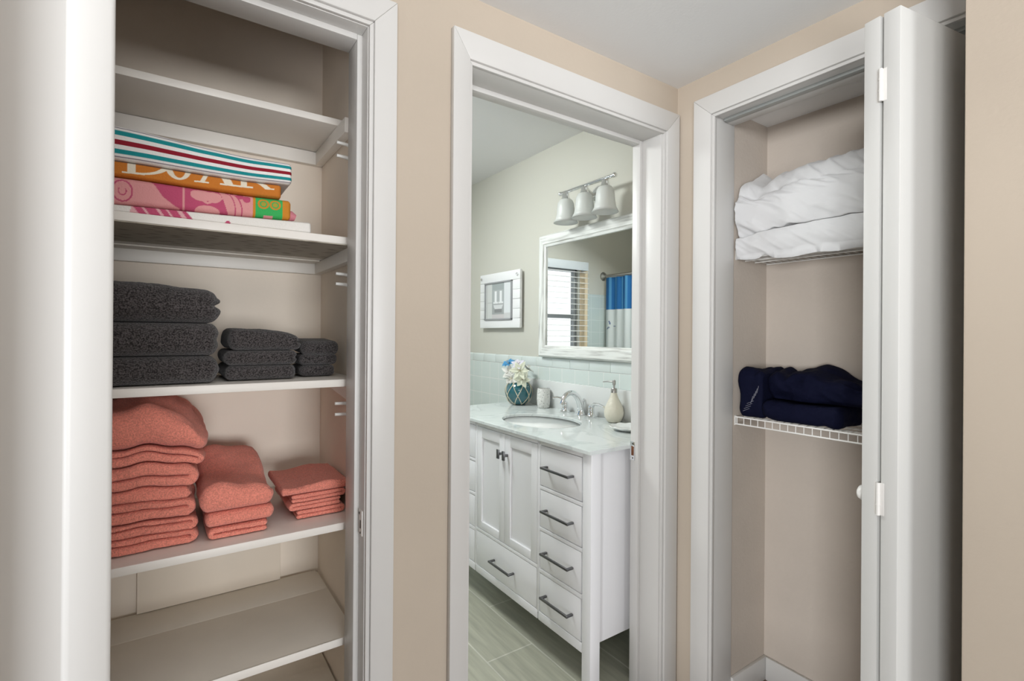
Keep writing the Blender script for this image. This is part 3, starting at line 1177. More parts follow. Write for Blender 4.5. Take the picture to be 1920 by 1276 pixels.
def beach(name, lo, hi, zb, zt, paint, label, m=(150, 14, 26), wave=0.002, seed=1, ry=0.014):
    src = slab(lo, hi, (0.008, ry, (hi[2] - lo[2]) / 2 * 0.40), k=6, m=m, amp=0.0016, scale=22, seed=seed, warp=tilt(lo[2], hi[2], zb, zt, wave, seed), color=paint, flat=1)
    o = obj(name, src, PRINT_TERRY, origin=((lo[0] + hi[0]) / 2, (lo[1] + hi[1]) / 2, lo[2]))
    return tag(o, label, 'towel', 'beach towels on the linen shelf')


beach('beach_towel', (WX0_, 1.330, 1.551), (WX1_, 1.63, 1.571), (1.5512, 1.5512), (1.567, 1.578), whiteprint,
      'white beach towel with pink blotches, lowest of the beach towels', m=(240, 10, 10), wave=0.0, seed=2, ry=0.012)
beach('beach_towel', (PX0, 1.330, 1.570), (PX1, 1.63, 1.62), (1.568, 1.5792), (1.6235, 1.6265), pinkprint,
      'pink printed beach towel with green and orange end', m=(300, 12, 36), wave=0.0012, seed=3)
pe = bpy.data.objects['beach_towel.001']
bm = bmesh.new()
add_tube(bm, [(0.240, 1.36, 1.594), (0.252, 1.352, 1.593), (0.2615, 1.352, 1.590)], [0.012, 0.013, 0.008], 14)
obj('pink_corner', bm, mat('pink_terry', (0.62, 0.22, 0.26), 0.9, bump=0.5, bscale=300), pe)
beach('beach_towel', (TX0, 1.332, 1.62), (TX1, 1.62, 1.66), (1.625, 1.628), (1.657, 1.6625), letters,
      'orange beach towel with cream serif lettering', m=(300, 12, 36), wave=0.0022, seed=4)
beach('beach_towel', (-0.18, 1.326, 1.66), (0.249, 1.63, 1.73), (1.6585, 1.6645), (1.728, 1.7155), stripes,
      'white beach towel with teal, red and purple stripes, topmost of its stack', m=(120, 14, 70), wave=0.004, seed=5, ry=0.014)

# ================================================================== CHARCOAL TOWELS


def notch(ax_amt):
    def f(P, u, v, w):
        if u > 0.8:
            P.x -= ax_amt * math.exp(-(w / 0.22) ** 2) * (u - 0.8) / 0.2
        return P
    return f


def charcoal(name, lo, hi, label, group, seed, r=(0.020, 0.03, 0.032), warp=None, amp=0.005, flat=1):
    src = slab(lo, hi, r, k=7, m=(36, 30, 6), amp=amp, scale=17, seed=seed, warp=warp, amp2=0.0014, scale2=90, flat=flat)
    o = obj(name, src, CHARCOAL, angle=0)
    return tag(o, label, 'towel', group)


def domed(P, u, v, w):
    if w > 0:
        P.z += 0.012 * w * (1 - u) * 0.5 - 0.010 * w * max(0, u) ** 3
    if u > 0.8:
        P.x -= 0.014 * math.exp(-((w - 0.05) / 0.2) ** 2) * (u - 0.8) / 0.2
    return P


G1, G2, G3 = 'charcoal bath towels', 'charcoal hand towels', 'charcoal washcloths'
charcoal('bath_towel', (-0.195, 1.338, 1.1835), (0.096, 1.69, 1.246), 'thick charcoal bath towel at the bottom of the left grey stack', G1, 11)
charcoal('bath_towel', (-0.195, 1.336, 1.2475), (0.098, 1.69, 1.321), 'thick charcoal bath towel in the middle of the left grey stack', G1, 12, warp=notch(0.004))
charcoal('bath_towel', (-0.195, 1.336, 1.3225), (0.103, 1.69, 1.402), 'thick charcoal bath towel on top of the left grey stack', G1, 13, r=(0.028, 0.036, 0.036), warp=domed, flat=2)
charcoal('hand_towel', (0.112, 1.378, 1.1835), (0.274, 1.62, 1.219), 'charcoal hand towel at the bottom of the middle grey stack', G2, 14, r=(0.014, 0.018, 0.018))
charcoal('hand_towel', (0.112, 1.376, 1.2200), (0.276, 1.62, 1.256), 'charcoal hand towel in the middle of the middle grey stack', G2, 15, r=(0.014, 0.018, 0.018), warp=notch(0.005))
charcoal('hand_towel', (0.119, 1.374, 1.2570), (0.288, 1.62, 1.300), 'charcoal hand towel on top of the middle grey stack', G2, 16, r=(0.018, 0.021, 0.021), warp=domed, flat=2)
charcoal('washcloth', (0.292, 1.425, 1.1835), (0.385, 1.56, 1.213), 'charcoal washcloth at the bottom of the right grey stack', G3, 17, r=(0.012, 0.014, 0.014))
charcoal('washcloth', (0.290, 1.428, 1.2140), (0.390, 1.56, 1.243), 'charcoal washcloth in the middle of the right grey stack', G3, 18, r=(0.012, 0.014, 0.014))
charcoal('washcloth', (0.294, 1.424, 1.2440), (0.394, 1.56, 1.282), 'charcoal washcloth on top of the right grey stack', G3, 19, r=(0.014, 0.018, 0.018),
         warp=lambda P, u, v, w: P + Vector((0, 0, 0.004 * v)))

# ================================================================== CORAL TOWELS
H1, H2, H3 = 'coral bath towels', 'coral hand towels', 'coral washcloths'


def settle(P):
    k = max(0.0, P.z - 0.8135) / 0.30
    P.z += k * (0.016 * noise.noise(Vector((P.x * 10, P.y * 3, 6.1))) + 0.010 * noise.noise(Vector((P.x * 22, P.y * 5, 1.7)))) - k * 0.02 * max(0, P.x) / 0.08 * (P.x > 0)
    P.x += 0.004 * noise.noise(Vector((P.y * 6, P.z * 30, 2.9)))
    return P


def coral(name, src, label, group):
    o = obj(name, src, CORAL, angle=0)
    fix_normals(o)
    o.data.polygons.foreach_set('use_smooth', [True] * len(o.data.polygons))
    return tag(o, label, 'towel', group)


coral('bath_towel', folded(-0.195, 0.050, 1.372, 1.70, 0.8130, [0.021, 0.0135, 0.0185, 0.011], start=1, seed=21, amp=0.0045, warp=settle),
      'coral bath towel at the bottom of the left coral stack', H1)
coral('bath_towel', folded(-0.195, 0.047, 1.370, 1.70, 0.8785, [0.0245, 0.018, 0.029], start=1, seed=22, amp=0.005, warp=settle),
      'coral bath towel second from the bottom of the left coral stack', H1)
coral('bath_towel', folded(-0.195, 0.050, 1.370, 1.70, 0.9515, [0.022, 0.0285], start=1, seed=23, amp=0.005, warp=settle),
      'coral bath towel second from the top of the left coral stack', H1)


def bigtop(P, u, v, w):
    t = (w + 1) / 2
    P.z += t * (0.010 * (1 - abs(P.x + 0.02) / 0.12) + 0.055 * max(0, P.y - 1.41)) + t * 0.006 * math.sin(P.y * 30 + P.x * 9)
    P.z -= t * 0.022 * max(0, (P.x - 0.02)) / 0.055
    P.x -= 0.016 * t * t
    if w < -0.1 and u > 0.75:
        P.z -= 0.006 * (u - 0.75) / 0.25 * (-w)
    return settle(P)


coral('bath_towel', merge(folded(-0.195, 0.066, 1.374, 1.70, 1.0035, [0.0195, 0.0135], start=1, seed=24, amp=0.004, warp=settle),
                          slab((-0.195, 1.368, 1.0385), (0.082, 1.70, 1.122), (0.034, 0.040, 0.040), k=8, m=(40, 36, 2), amp=0.005, scale=16, seed=33, amp2=0.0012, flat=2, warp=bigtop)),
      'plump coral bath towel on top of the left coral stack', H1)

coral('hand_towel', folded(0.083, 0.211, 1.360, 1.66, 0.8130, [0.0135, 0.0135], start=-1, seed=25, amp=0.003),
      'coral hand towel at the bottom of the middle coral stack', H2)
coral('hand_towel', slab((0.073, 1.358, 0.8415), (0.220, 1.66, 0.8755), (0.012, 0.017, 0.017), k=6, m=(28, 26, 2), amp=0.003, scale=22, seed=26, amp2=0.001, flat=1),
      'coral hand towel in the middle of the middle coral stack', H2)


def floppy(P, u, v, w):
    if w > -0.2:
        k = min(1, (w + 0.2) / 1.2)
        s = (P.y - 1.36) / 0.30
        P.z += k * (0.045 * max(0, s) ** 1.3 + 0.010 * math.sin(s * 7 + P.x * 14) + 0.010 * noise.noise(Vector((P.x * 20, P.y * 12, 4.4))))
        P.z -= k * 0.010 * abs(u) ** 4
    return P


coral('hand_towel', slab((0.062, 1.352, 0.8770), (0.219, 1.66, 0.930), (0.018, 0.024, 0.026), k=7, m=(34, 40, 2), amp=0.004, scale=20, seed=27, amp2=0.0012, warp=floppy, flat=2),
      'rumpled coral hand towel on top of the middle coral stack', H2)

coral('washcloth', folded(0.270, 0.398, 1.392, 1.60, 0.8130, [0.0115, 0.0110], start=1, seed=28, amp=0.002, rnd=0.006),
      'coral washcloth at the bottom of the right coral stack', H3)
coral('washcloth', folded(0.264, 0.399, 1.390, 1.60, 0.8365, [0.0105, 0.0105], start=-1, seed=29, amp=0.002, rnd=0.006),
      'coral washcloth second from the bottom of the right coral stack', H3)
coral('washcloth', folded(0.257, 0.400, 1.388, 1.60, 0.8585, [0.0105, 0.0105], start=1, seed=30, amp=0.002, rnd=0.006),
      'coral washcloth second from the top of the right coral stack', H3)
coral('washcloth', slab((0.240, 1.382, 0.8810), (0.412, 1.60, 0.9030), (0.006, 0.010, 0.011), k=6, m=(30, 26, 0), amp=0.0022, scale=22, seed=31, amp2=0.0008, flat=2,
                        warp=lambda P, u, v, w: P + Vector((0, 0, 0.004 * math.sin(P.x * 40) * max(0, w)))),
      'coral washcloth on top of the right coral stack', H3)

# ================================================================== WIRE SHELVES, BEDDING


def wire_shelf(z, label, up=1):
    s = thing('wire_shelf', (1.78, 0.645, z - 0.027), label, 'shelf', 'white wire shelves')
    bm = bmesh.new()
    y = 1.022
    lip = []
    while y > 0.27:
        add_tube(bm, [(1.682, y, z), (1.883, y, z)], 0.0013, 6)
        lip.append(y)
        y -= 0.0254
    for x in (1.735, 1.800, 1.880):
        add_tube(bm, [(x, 0.264, z - 0.0037), (x, 1.027, z - 0.0037)], 0.0024, 8)
    obj('wire_deck', bm, WIRE, s)
    bm = bmesh.new()
    for zz in (z, z - 0.025 * up):
        add_tube(bm, [(1.680, 0.264, zz), (1.680, 1.027, zz)], 0.0026, 8)
    for y in lip:
        add_tube(bm, [(1.681, y, z), (1.681, y, z - 0.025 * up)], 0.0014, 6)
    obj('front_lip', bm, WIRE, s)
    zz = sorted((z - 0.030 * up, z + 0.004 * up))
    obj('end_bracket', boxes([((1.676, 1.0285, zz[0]), (1.690, 1.0298, zz[1]))], 0.0004), WIRE, s)
    return s


wire_shelf(1.012, 'white wire shelf under the navy sheets')
wire_shelf(1.578, 'white wire shelf under the two white pillows', -1)


def pillow(lo, hi, label, seed, warp, amp=0.010):
    src = slab(lo, hi, (0.06, 0.010, (hi[2] - lo[2]) / 2), k=18, m=(24, 120, 0), amp=amp, scale=7, seed=seed, amp2=0.0022, scale2=34, warp=warp)
    o = obj('pillow', src, WHITE_COTTON, angle=0, origin=((lo[0] + hi[0]) / 2, (lo[1] + hi[1]) / 2, lo[2]))
    return tag(o, label, 'pillow', 'white pillows on the upper wire shelf')


def creases(P, k=0.004):
    q = Vector((P.x * 5 + P.z * 6, P.y * 16 - P.z * 22, P.z * 4))
    r = 1 - abs(noise.noise(q)) * 2
    r2_ = 1 - abs(noise.noise(q * 2.1 + Vector((5, 2, 1)))) * 2
    return k * (r * abs(r) + 0.5 * r2_)


def seam_z(x, y):
    base = 1.655 + 0.012 * min(1, max(0, (0.98 - y) / 0.22)) - 0.012 * max(0, (y - 0.95) / 0.07)
    return base + 0.006 * noise.noise(Vector((y * 11, 1.2, 3.0))) + 0.003 * noise.noise(Vector((y * 40, 4.2, 3.0)))


def low_pillow(P, u, v, w):
    k = max(0, -u)
    P.x -= creases(P, 0.004) * k
    P.z += creases(P, 0.003) * w
    P.x = max(P.x, 1.6545)
    if w < 0 and P.x < 1.6740:
        P.x = min(P.x, 1.6690)
    if w < 0:
        front = 1.562 + 0.005 * noise.noise(Vector((P.y * 14, 8.8, 0.5))) + 0.010 * max(0, (P.y - 0.90) / 0.12) + 0.016 * math.exp(-((P.y - 0.915) / 0.022) ** 2)
        P.z = max(P.z, front if P.x < 1.6700 else 1.609 if P.x < 1.700 else 1.5830)
        if P.x < 1.6700 and w < -0.8:
            P.z = front
    P.z = min(P.z, seam_z(P.x, P.y) - 0.001)
    P.y = min(P.y, 1.0272)
    return P


def top_pillow(P, u, v, w):
    k = max(0, -u)
    P.x -= creases(P, 0.007) * k - 0.010 * k * max(0, w)
    P.z += creases(P, 0.006) * w
    P.x = max(P.x, 1.6545)
    if w > 0:
        P.z += w * (0.020 * max(0, u) - 0.040 * k - 0.025 * math.exp(-((P.y - 0.955) / 0.03) ** 2))
        P.z += w * 0.045 * max(0, u) * max(0, (P.y - 0.97) / 0.05)
        P.z += w * 0.10 * max(0, (0.93 - P.y)) * 0.4
    P.z = max(P.z, seam_z(P.x, P.y) + 0.001 + 0.007 * k * math.exp(-((P.y - 0.835) / 0.018) ** 2) + 0.005 * k * math.exp(-((P.y - 0.890) / 0.015) ** 2))
    P.y = min(P.y, 1.0285)
    return P


pillow((1.657, 0.40, 1.562), (1.880, 1.0285, 1.690), 'flat white pillow drooping over the upper wire shelf, beneath the other', 41, low_pillow, 0.006)
pillow((1.657, 0.40, 1.630), (1.880, 1.0285, 1.868), 'puffy white pillow on top, in the upper wire shelf closet', 42, top_pillow, 0.012)


def navy(lo, hi, label, seed, name, warp=None, amp=0.012, r=(0.04, 0.03, 0.03), cat='sheet'):
    src = slab(lo, hi, r, k=8, m=(20, 34, 6), amp=amp, scale=13, seed=seed, amp2=0.0025, scale2=40, warp=warp)
    o = obj(name, src, NAVY, angle=0, origin=((lo[0] + hi[0]) / 2, (lo[1] + hi[1]) / 2, lo[2]))
    tag(o, label, cat, 'navy bedding on the lower wire shelf')
    return o, src


def floor_z(zmin):
    def f(P, u, v, w):
        P.z = min(1.0835, max(P.z, zmin))
        P.y = min(P.y, 0.9385)
        P.x -= 0.006 * max(0, -u) * (1 - 2 * abs(noise.noise(Vector((P.y * 22, P.z * 14, 2.2)))))
        return P
    return f


def peaky(P, u, v, w):
    if w > 0:
        P.z += w * (0.026 * abs(noise.noise(Vector((P.y * 30, P.x * 6, 7.7)))) + 0.012 * max(0, u))
    P.z = max(P.z, 1.0145)
    P.y = min(1.0285, max(P.y, 0.9405))
    return P


def heap(P, u, v, w):
    if w > 0:
        P.z -= w * 0.060 * max(0, (0.80 - P.y) / 0.17) ** 1.3 - w * 0.02 * max(0, u)
        P.z -= w * 0.018 * math.exp(-((P.y - 0.885) / 0.018) ** 2)
        P.z += w * 0.010 * noise.noise(Vector((P.y * 14, P.x * 9, 3.1)))
    P.z += 0.006 * math.sin(P.y * 20)
    P.x -= 0.012 * max(0, -u) * (1 - 2 * abs(noise.noise(Vector((P.y * 16, P.z * 26, 6.2)))))
    P.z = max(P.z, 1.0845)
    P.y = min(P.y, 0.9385)
    return P


navy((1.690, 0.690, 1.0145), (1.868, 0.940, 1.081), 'folded navy sheet lying on the lower wire shelf', 51, 'folded_sheet', floor_z(1.0145), amp=0.008, r=(0.022, 0.02, 0.03))
navy((1.728, 0.625, 1.080), (1.872, 0.940, 1.185), 'rumpled navy sheet on top of the folded navy sheet', 52, 'folded_sheet', heap, amp=0.016, r=(0.035, 0.03, 0.04))
pc, pcs = navy((1.694, 0.935, 1.0145), (1.870, 1.030, 1.172), 'crumpled navy pillowcase with pale ladder stitching, against the left wall', 53, 'pillowcase', peaky,
               amp=0.014, r=(0.03, 0.02, 0.04), cat='pillowcase')
from mathutils.bvhtree import BVHTree
bvh = BVHTree.FromPolygons([tuple(v) for v in pcs[0]], pcs[1])
bm = bmesh.new()
for i in range(9):
    a = i / 8
    y0 = 0.995 - 0.040 * a
    z0 = 1.040 + 0.075 * a
    dy, dz = (0.012, 0.006) if i < 4 else (0.003, 0.013)
    pts = []
    for t in (-1, -0.3, 0.3, 1):
        hit = bvh.ray_cast(Vector((1.5, y0 - dy * t, z0 + dz * t)), Vector((1, 0, 0)))
        if hit[0] is not None:
            pts.append(hit[0] + Vector((-0.0006, 0, 0)))
    if len(pts) == 4:
        add_tube(bm, pts, 0.0007, 5)
obj('stitching', bm, STITCH, pc)

# ================================================================== VANITY
VF = 1.249                      # plane of the face frame
VY0, VY1 = 1.312, 2.508
vc = thing('vanity_cabinet', (1.52, (VY0 + VY1) / 2, 0.0), 'white bathroom vanity cabinet with chrome bar pulls', 'cabinet')
bm = boxes([((VF + 0.013, VY0 + 0.02, 0.172), (1.790, VY0 + 0.036, 0.876)), ((VF + 0.013, VY1 - 0.036, 0.172), (1.790, VY1 - 0.02, 0.876)),
            ((VF + 0.014, VY0 + 0.03, 0.172), (1.790, VY1 - 0.03, 0.188)), ((VF + 0.019, VY0 + 0.03, 0.18), (VF + 0.030, VY1 - 0.03, 0.872))], 0.001)
obj('carcass', bm, CABINET, vc)
DY = [(1.3625, 1.6120), (1.6285, 2.1155), (2.132, 2.4560)]
bm = bmesh.new()
for y0, y1 in ((1.6125, 1.628), (2.116, 2.1315)):
    add_box(bm, (VF, y0, 0.172), (VF + 0.019, y1, 0.8755), 0.0008)
for y0, y1 in DY:
    add_box(bm, (VF, y0 - 0.005, 0.855), (VF + 0.019, y1 + 0.005, 0.8755), 0.0008)
    add_box(bm, (VF - 0.0005, y0 - 0.005, 0.143), (VF + 0.019, y1 + 0.005, 0.178), 0.0012)
for zz in ((0.675, 0.689), (0.508, 0.522), (0.337, 0.353)):
    for y0, y1 in (DY[0], DY[2]):
        add_box(bm, (VF, y0 - 0.003, zz[0]), (VF + 0.018, y1 + 0.003, zz[1]), 0.0006)
add_box(bm, (VF, DY[1][0] - 0.003, 0.3475), (VF + 0.018, DY[1][1] + 0.003, 0.361), 0.0006)
obj('face_frame', bm, CABINET, vc)
for x0, x1 in ((VF - 0.001, VF + 0.047), (1.744, 1.790)):
    for y0, y1 in ((VY0, VY0 + 0.0455), (VY1 - 0.0455, VY1)):
        obj('leg', boxes([((x0, y0, 0.0), (x1, y1, 0.876))], 0.0025), CABINET, vc)


def bar_pull(parent, yc, z, L=0.168):
    bm = bmesh.new()
    add_box(bm, (VF - 0.034, yc - L / 2, z - 0.0042), (VF - 0.0255, yc + L / 2, z + 0.0042), 0.0012)
    for s in (-1, 1):
        yp = yc + s * (L / 2 - 0.006)
        add_box(bm, (VF - 0.0285, yp - 0.005, z - 0.004), (VF - 0.0005, yp + 0.005, z + 0.004), 0.001)
    return obj('handle', bm, DARK_METAL, parent)


for (y0, y1) in (DY[0], DY[2]):
    for z0, z1 in ((0.1805, 0.3345), (0.3555, 0.5055), (0.5245, 0.6725), (0.6915, 0.8525)):
        d = obj('drawer', boxes([((VF + 0.0005, y0 + 0.0015, z0), (VF + 0.018, y1 - 0.0015, z1))], 0.002), CABINET, vc)
        bar_pull(d, (y0 + y1) / 2, (z0 + z1) / 2 + 0.002)
y0, y1 = DY[1]
d = obj('drawer', boxes([((VF + 0.0005, y0 + 0.0015, 0.1805), (VF + 0.018, y1 - 0.0015, 0.3450))], 0.002), CABINET, vc)
bar_pull(d, (y0 + y1) / 2, 0.259)
ym = (y0 + y1) / 2
for a, b, s in ((y0 + 0.0015, ym - 0.001, 1), (ym + 0.001, y1 - 0.0015, -1)):
    zb, zt = 0.3635, 0.8525
    sw, rw = 0.043, 0.050
    bm = boxes([((VF + 0.0005, a, zb), (VF + 0.018, a + sw, zt)), ((VF + 0.0005, b - sw, zb), (VF + 0.018, b, zt)),
                ((VF + 0.0005, a + sw - 0.001, zb), (VF + 0.018, b - sw + 0.001, zb + 0.036)), ((VF + 0.0005, a + sw - 0.001, zt - rw), (VF + 0.018, b - sw + 0.001, zt)),
                ], 0.0012)
    add_box(bm, (VF + 0.0085, a + sw - 0.002, zb + 0.03), (VF + 0.017, b - sw + 0.002, zt - rw + 0.006))
    dr = obj('door', bm, CABINET, vc)
    yk = ym - s * 0.0 + (-1 if s > 0 else 1) * 0.022
    bm = boxes([((VF - 0.026, yk - 0.009, 0.742), (VF - 0.019, yk + 0.009, 0.783))], 0.0015)
    add_box(bm, (VF - 0.020, yk - 0.005, 0.757), (VF + 0.001, yk + 0.005, 0.768), 0.001)
    obj('handle', bm, DARK_METAL, dr)

# countertop with an oval cut-out
CX0, CX1, CY0, CY1, CZ0, CZ1 = 1.228, MW - 0.001, 1.2985, 2.530, 0.8765, 0.8905
SX, SY, SRX, SRY = 1.478, 1.905, 0.165, 0.222
bm = bmesh.new()
NP = 72
angs = [2 * PI * k / NP for k in range(NP)]
corn = [math.atan2(cy - SY, cx - SX) % (2 * PI) for cx in (CX0, CX1) for cy in (CY0, CY1)]
for c in corn:
    i = min(range(NP), key=lambda k: abs(angs[k] - c))
    angs[i] = c


def rectpt(a):
    dx, dy = math.cos(a), math.sin(a)
    t = min(((CX1 - SX) / dx if dx > 1e-9 else (CX0 - SX) / dx if dx < -1e-9 else 1e9),
            ((CY1 - SY) / dy if dy > 1e-9 else (CY0 - SY) / dy if dy < -1e-9 else 1e9))
    return SX + dx * t, SY + dy * t


def ellpt(a, g=0.0):
    dx, dy = math.cos(a), math.sin(a)
    t = 1 / math.sqrt((dx / (SRX + g)) ** 2 + (dy / (SRY + g)) ** 2)
    return SX + dx * t, SY + dy * t


rings = []
eb = 0.002


def inset(p, d):
    x, y = p
    return min(max(x, CX0 + d), CX1 - d), min(max(y, CY0 + d), CY1 - d)


for fn, z in ((lambda a: ellpt(a), CZ0), (lambda a: ellpt(a), CZ1 - eb), (lambda a: ellpt(a, eb), CZ1), (lambda a: inset(rectpt(a), eb), CZ1),
              (lambda a: rectpt(a), CZ1 - eb), (lambda a: rectpt(a), CZ0)):
    rings.append([bm.verts.new((*fn(a), z)) for a in angs])
for i in range(len(rings)):
    p, q = rings[i], rings[(i + 1) % len(rings)]
    for k in range(NP):
        bm.faces.new((p[k], p[(k + 1) % NP], q[(k + 1) % NP], q[k]))
bmesh.ops.recalc_face_normals(bm, faces=bm.faces)
ct = thing('countertop', ((CX0 + CX1) / 2, (CY0 + CY1) / 2, CZ0), 'pale grey veined marble countertop with oval sink', 'countertop')
obj('slab', bm, MARBLE, ct, angle=30)
obj('backsplash', boxes([((MW - 0.0265, CY0, CZ1 - 0.0005), (MW - 0.0085, CY1, 1.040))], 0.002), BACKSPLASH, ct)
bm = bmesh.new()
prof = [(1.035, 0.0), (1.03, -0.012), (0.99, -0.045), (0.90, -0.085), (0.72, -0.118), (0.45, -0.134), (0.12, -0.140), (0.0, -0.140)]
outer = [(0.0, -0.150), (0.45, -0.145), (0.75, -0.128), (0.95, -0.092), (1.05, -0.045), (1.10, -0.012), (1.10, 0.0)]
add_lathe(bm, [(r * 1.0, h) for r, h in prof], (SX, SY, CZ0 - 0.0005), 64, 'z', SRX, SRY)
bm2 = bmesh.new()
obj('sink_basin', bm, CERAMIC, ct, angle=0)
bm2.free()
bm = bmesh.new()
add_lathe(bm, [(0.0, 0.004), (0.012, 0.004), (0.021, 0.002), (0.022, 0.0)], (SX, SY, CZ0 - 0.140), 24)
obj('drain', bm, CHROME, ct)

# faucet
fz = CZ1 + 0.0006
fc = thing('faucet', (1.745, 1.93, fz), 'chrome arched sink faucet with two lever handles', 'faucet')
bm = bmesh.new()
add_lathe(bm, [(0.026, 0.0), (0.026, 0.004), (0.021, 0.010), (0.018, 0.022)], (1.760, 1.930, fz), 28)
path, rad = [], []
P0, P1, P2, P3 = Vector((1.762, 1.93, fz + 0.012)), Vector((1.752, 1.93, fz + 0.128)), Vector((1.655, 1.93, fz + 0.150)), Vector((1.628, 1.93, fz + 0.060))
for k in range(25):
    t = k / 24
    path.append(P0 * (1 - t) ** 3 + P1 * 3 * t * (1 - t) ** 2 + P2 * 3 * t * t * (1 - t) + P3 * t ** 3)
    rad.append(0.0185 * (1 - t) + 0.0105 * t)
add_tube(bm, path, rad, 18)
obj('spout', bm, CHROME, fc, angle=50)
bm = bmesh.new()
add_tube(bm, [(1.779, 1.93, fz), (1.779, 1.93, fz + 0.062)], 0.0022, 8)
add_lathe(bm, [(0.0, 0.082), (0.005, 0.080), (0.0062, 0.074), (0.0045, 0.066), (0.0025, 0.062)], (1.779, 1.93, fz), 14)
obj('lift_rod', bm, CHROME, fc)
for yb, tip in ((2.040, (1.700, 2.088, fz + 0.072)), (1.842, (1.722, 1.728, fz + 0.066))):
    bm = bmesh.new()
    add_lathe(bm, [(0.027, 0.0), (0.027, 0.004), (0.020, 0.009), (0.0165, 0.022), (0.0155, 0.038), (0.0165, 0.046), (0.013, 0.055), (0.0, 0.058)], (1.748, yb, fz), 26)
    s = Vector((1.748, yb, fz + 0.048))
    e = Vector(tip)
    mid1 = s + (e - s) * 0.25 + Vector((0, 0, 0.016))
    mid2 = s + (e - s) * 0.65 + Vector((0, 0, 0.012))
    add_tube(bm, [s, mid1, mid2, e], [0.010, 0.0085, 0.0072, 0.0062], 12)
    obj('lever_handle', bm, CHROME, fc, angle=50)

# soap pump
bz = CZ1 + 0.0005
so = thing('soap_dispenser', (1.738, 1.678, bz), 'cream textured soap dispenser with steel pump', 'soap dispenser')
bm = bmesh.new()
add_lathe(bm, [(0.0, 0.0), (0.026, 0.0), (0.034, 0.006), (0.044, 0.028), (0.0465, 0.046), (0.043, 0.066), (0.033, 0.090), (0.022, 0.112), (0.0155, 0.130), (0.0145, 0.140), (0.0, 0.140)],
          (1.738, 1.678, bz), 40)
obj('bottle', bm, CREAM, so, angle=60)
bm = bmesh.new()
add_lathe(bm, [(0.015, 0.139), (0.015, 0.157), (0.013, 0.160), (0.0, 0.160)], (1.738, 1.678, bz), 24)
obj('collar', bm, NICKEL, so)
bm = bmesh.new()
add_tube(bm, [(1.738, 1.678, bz + 0.158), (1.738, 1.678, bz + 0.178)], 0.0045, 12)
add_lathe(bm, [(0.0, 0.198), (0.006, 0.198), (0.008, 0.194), (0.008, 0.178), (0.006, 0.174), (0.0, 0.174)], (1.738, 1.678, bz), 18)
add_tube(bm, [(1.738, 1.680, bz + 0.190), (1.730, 1.715, bz + 0.190), (1.726, 1.738, bz + 0.186)], [0.0042, 0.0036, 0.0026], 10)
obj('pump_head', bm, NICKEL, so)

# tumbler
tb = bmesh.new()
prof = [(0.0, 0.0), (0.030, 0.0), (0.034, 0.004), (0.038, 0.045), (0.0375, 0.080), (0.034, 0.108), (0.031, 0.108), (0.033, 0.080), (0.033, 0.012), (0.0, 0.010)]
add_lathe(tb, prof, (1.745, 2.225, bz), 36)
tag(obj('tumbler', tb, PITTED, angle=60), 'pitted white stone tumbler beside the flower vase', 'tumbler')

# soap dish, ridged
bm = bmesh.new()
n = 60
DCX, DCY = 1.640, 1.500
rings = []
for r, h, rid in ((0.0, 0.0045, 0), (0.030, 0.0045, 0), (0.050, 0.007, 0.2), (0.068, 0.013, 0.8), (0.078, 0.019, 1.0), (0.0795, 0.0165, 1.0), (0.066, 0.0085, 0.6), (0.046, 0.001, 0.0), (0.034, 0.0, 0), (0.0, 0.0, 0)):
    ring = []
    for k in range(n):
        a = 2 * PI * k / n
        rr = r * (1 + 0.025 * rid * math.cos(a * 10))
        ring.append(bm.verts.new((DCX + rr * math.cos(a) * 1.0, DCY + rr * math.sin(a) * 0.95, bz + h + 0.0015 * rid * math.cos(a * 10))))
    rings.append(ring)
for i in range(len(rings) - 1):
    for k in range(n):
        bm.faces.new((rings[i][k], rings[i][(k + 1) % n], rings[i + 1][(k + 1) % n], rings[i + 1][k]))
bmesh.ops.remove_doubles(bm, verts=bm.verts, dist=1e-6)
bmesh.ops.recalc_face_normals(bm, faces=bm.faces)
tag(obj('soap_dish', bm, CERAMIC, angle=60), 'white scalloped soap dish at the right end of the countertop', 'soap dish')

# vase with silk flowers
vcx, vcy, vcz, VR = 1.700, 2.405, bz + 0.074, 0.0795
va = thing('flower_vase', (vcx, vcy, bz), 'round teal glass vase in a rope net holding white and blue flowers', 'vase')
bm = bmesh.new()
prof = [(0.0, -0.074)]
for k in range(3, 27):
    t = -PI / 2 + PI * k / 29
    prof.append((VR * math.cos(t), max(-0.074, VR * math.sin(t))))
prof += [(0.026, 0.074), (0.026, 0.082), (0.022, 0.082), (0.021, 0.070)]
add_lathe(bm, prof, (vcx, vcy, vcz), 40)
obj('bowl', bm, TEAL, va, angle=60)
bm = bmesh.new()


def sph(lon, lat, R=VR + 0.0016):
    return Vector((vcx + R * math.cos(lat) * math.cos(lon), vcy + R * math.cos(lat) * math.sin(lon), vcz + R * math.sin(lat)))


for k in range(7):
    for s in (-1, 1):
        pts = []
        for i in range(19):
            lat = -1.05 + 2.15 * i / 18
            lon = 2 * PI * k / 7 + s * 1.15 * i / 18
            pts.append(sph(lon, lat))
        add_tube(bm, pts, 0.0023, 7)
add_tube(bm, [sph(2 * PI * k / 24, 1.18, VR + 0.003) for k in range(24)], 0.0035, 8, closed=True)
obj('rope_net', bm, ROPE, va)


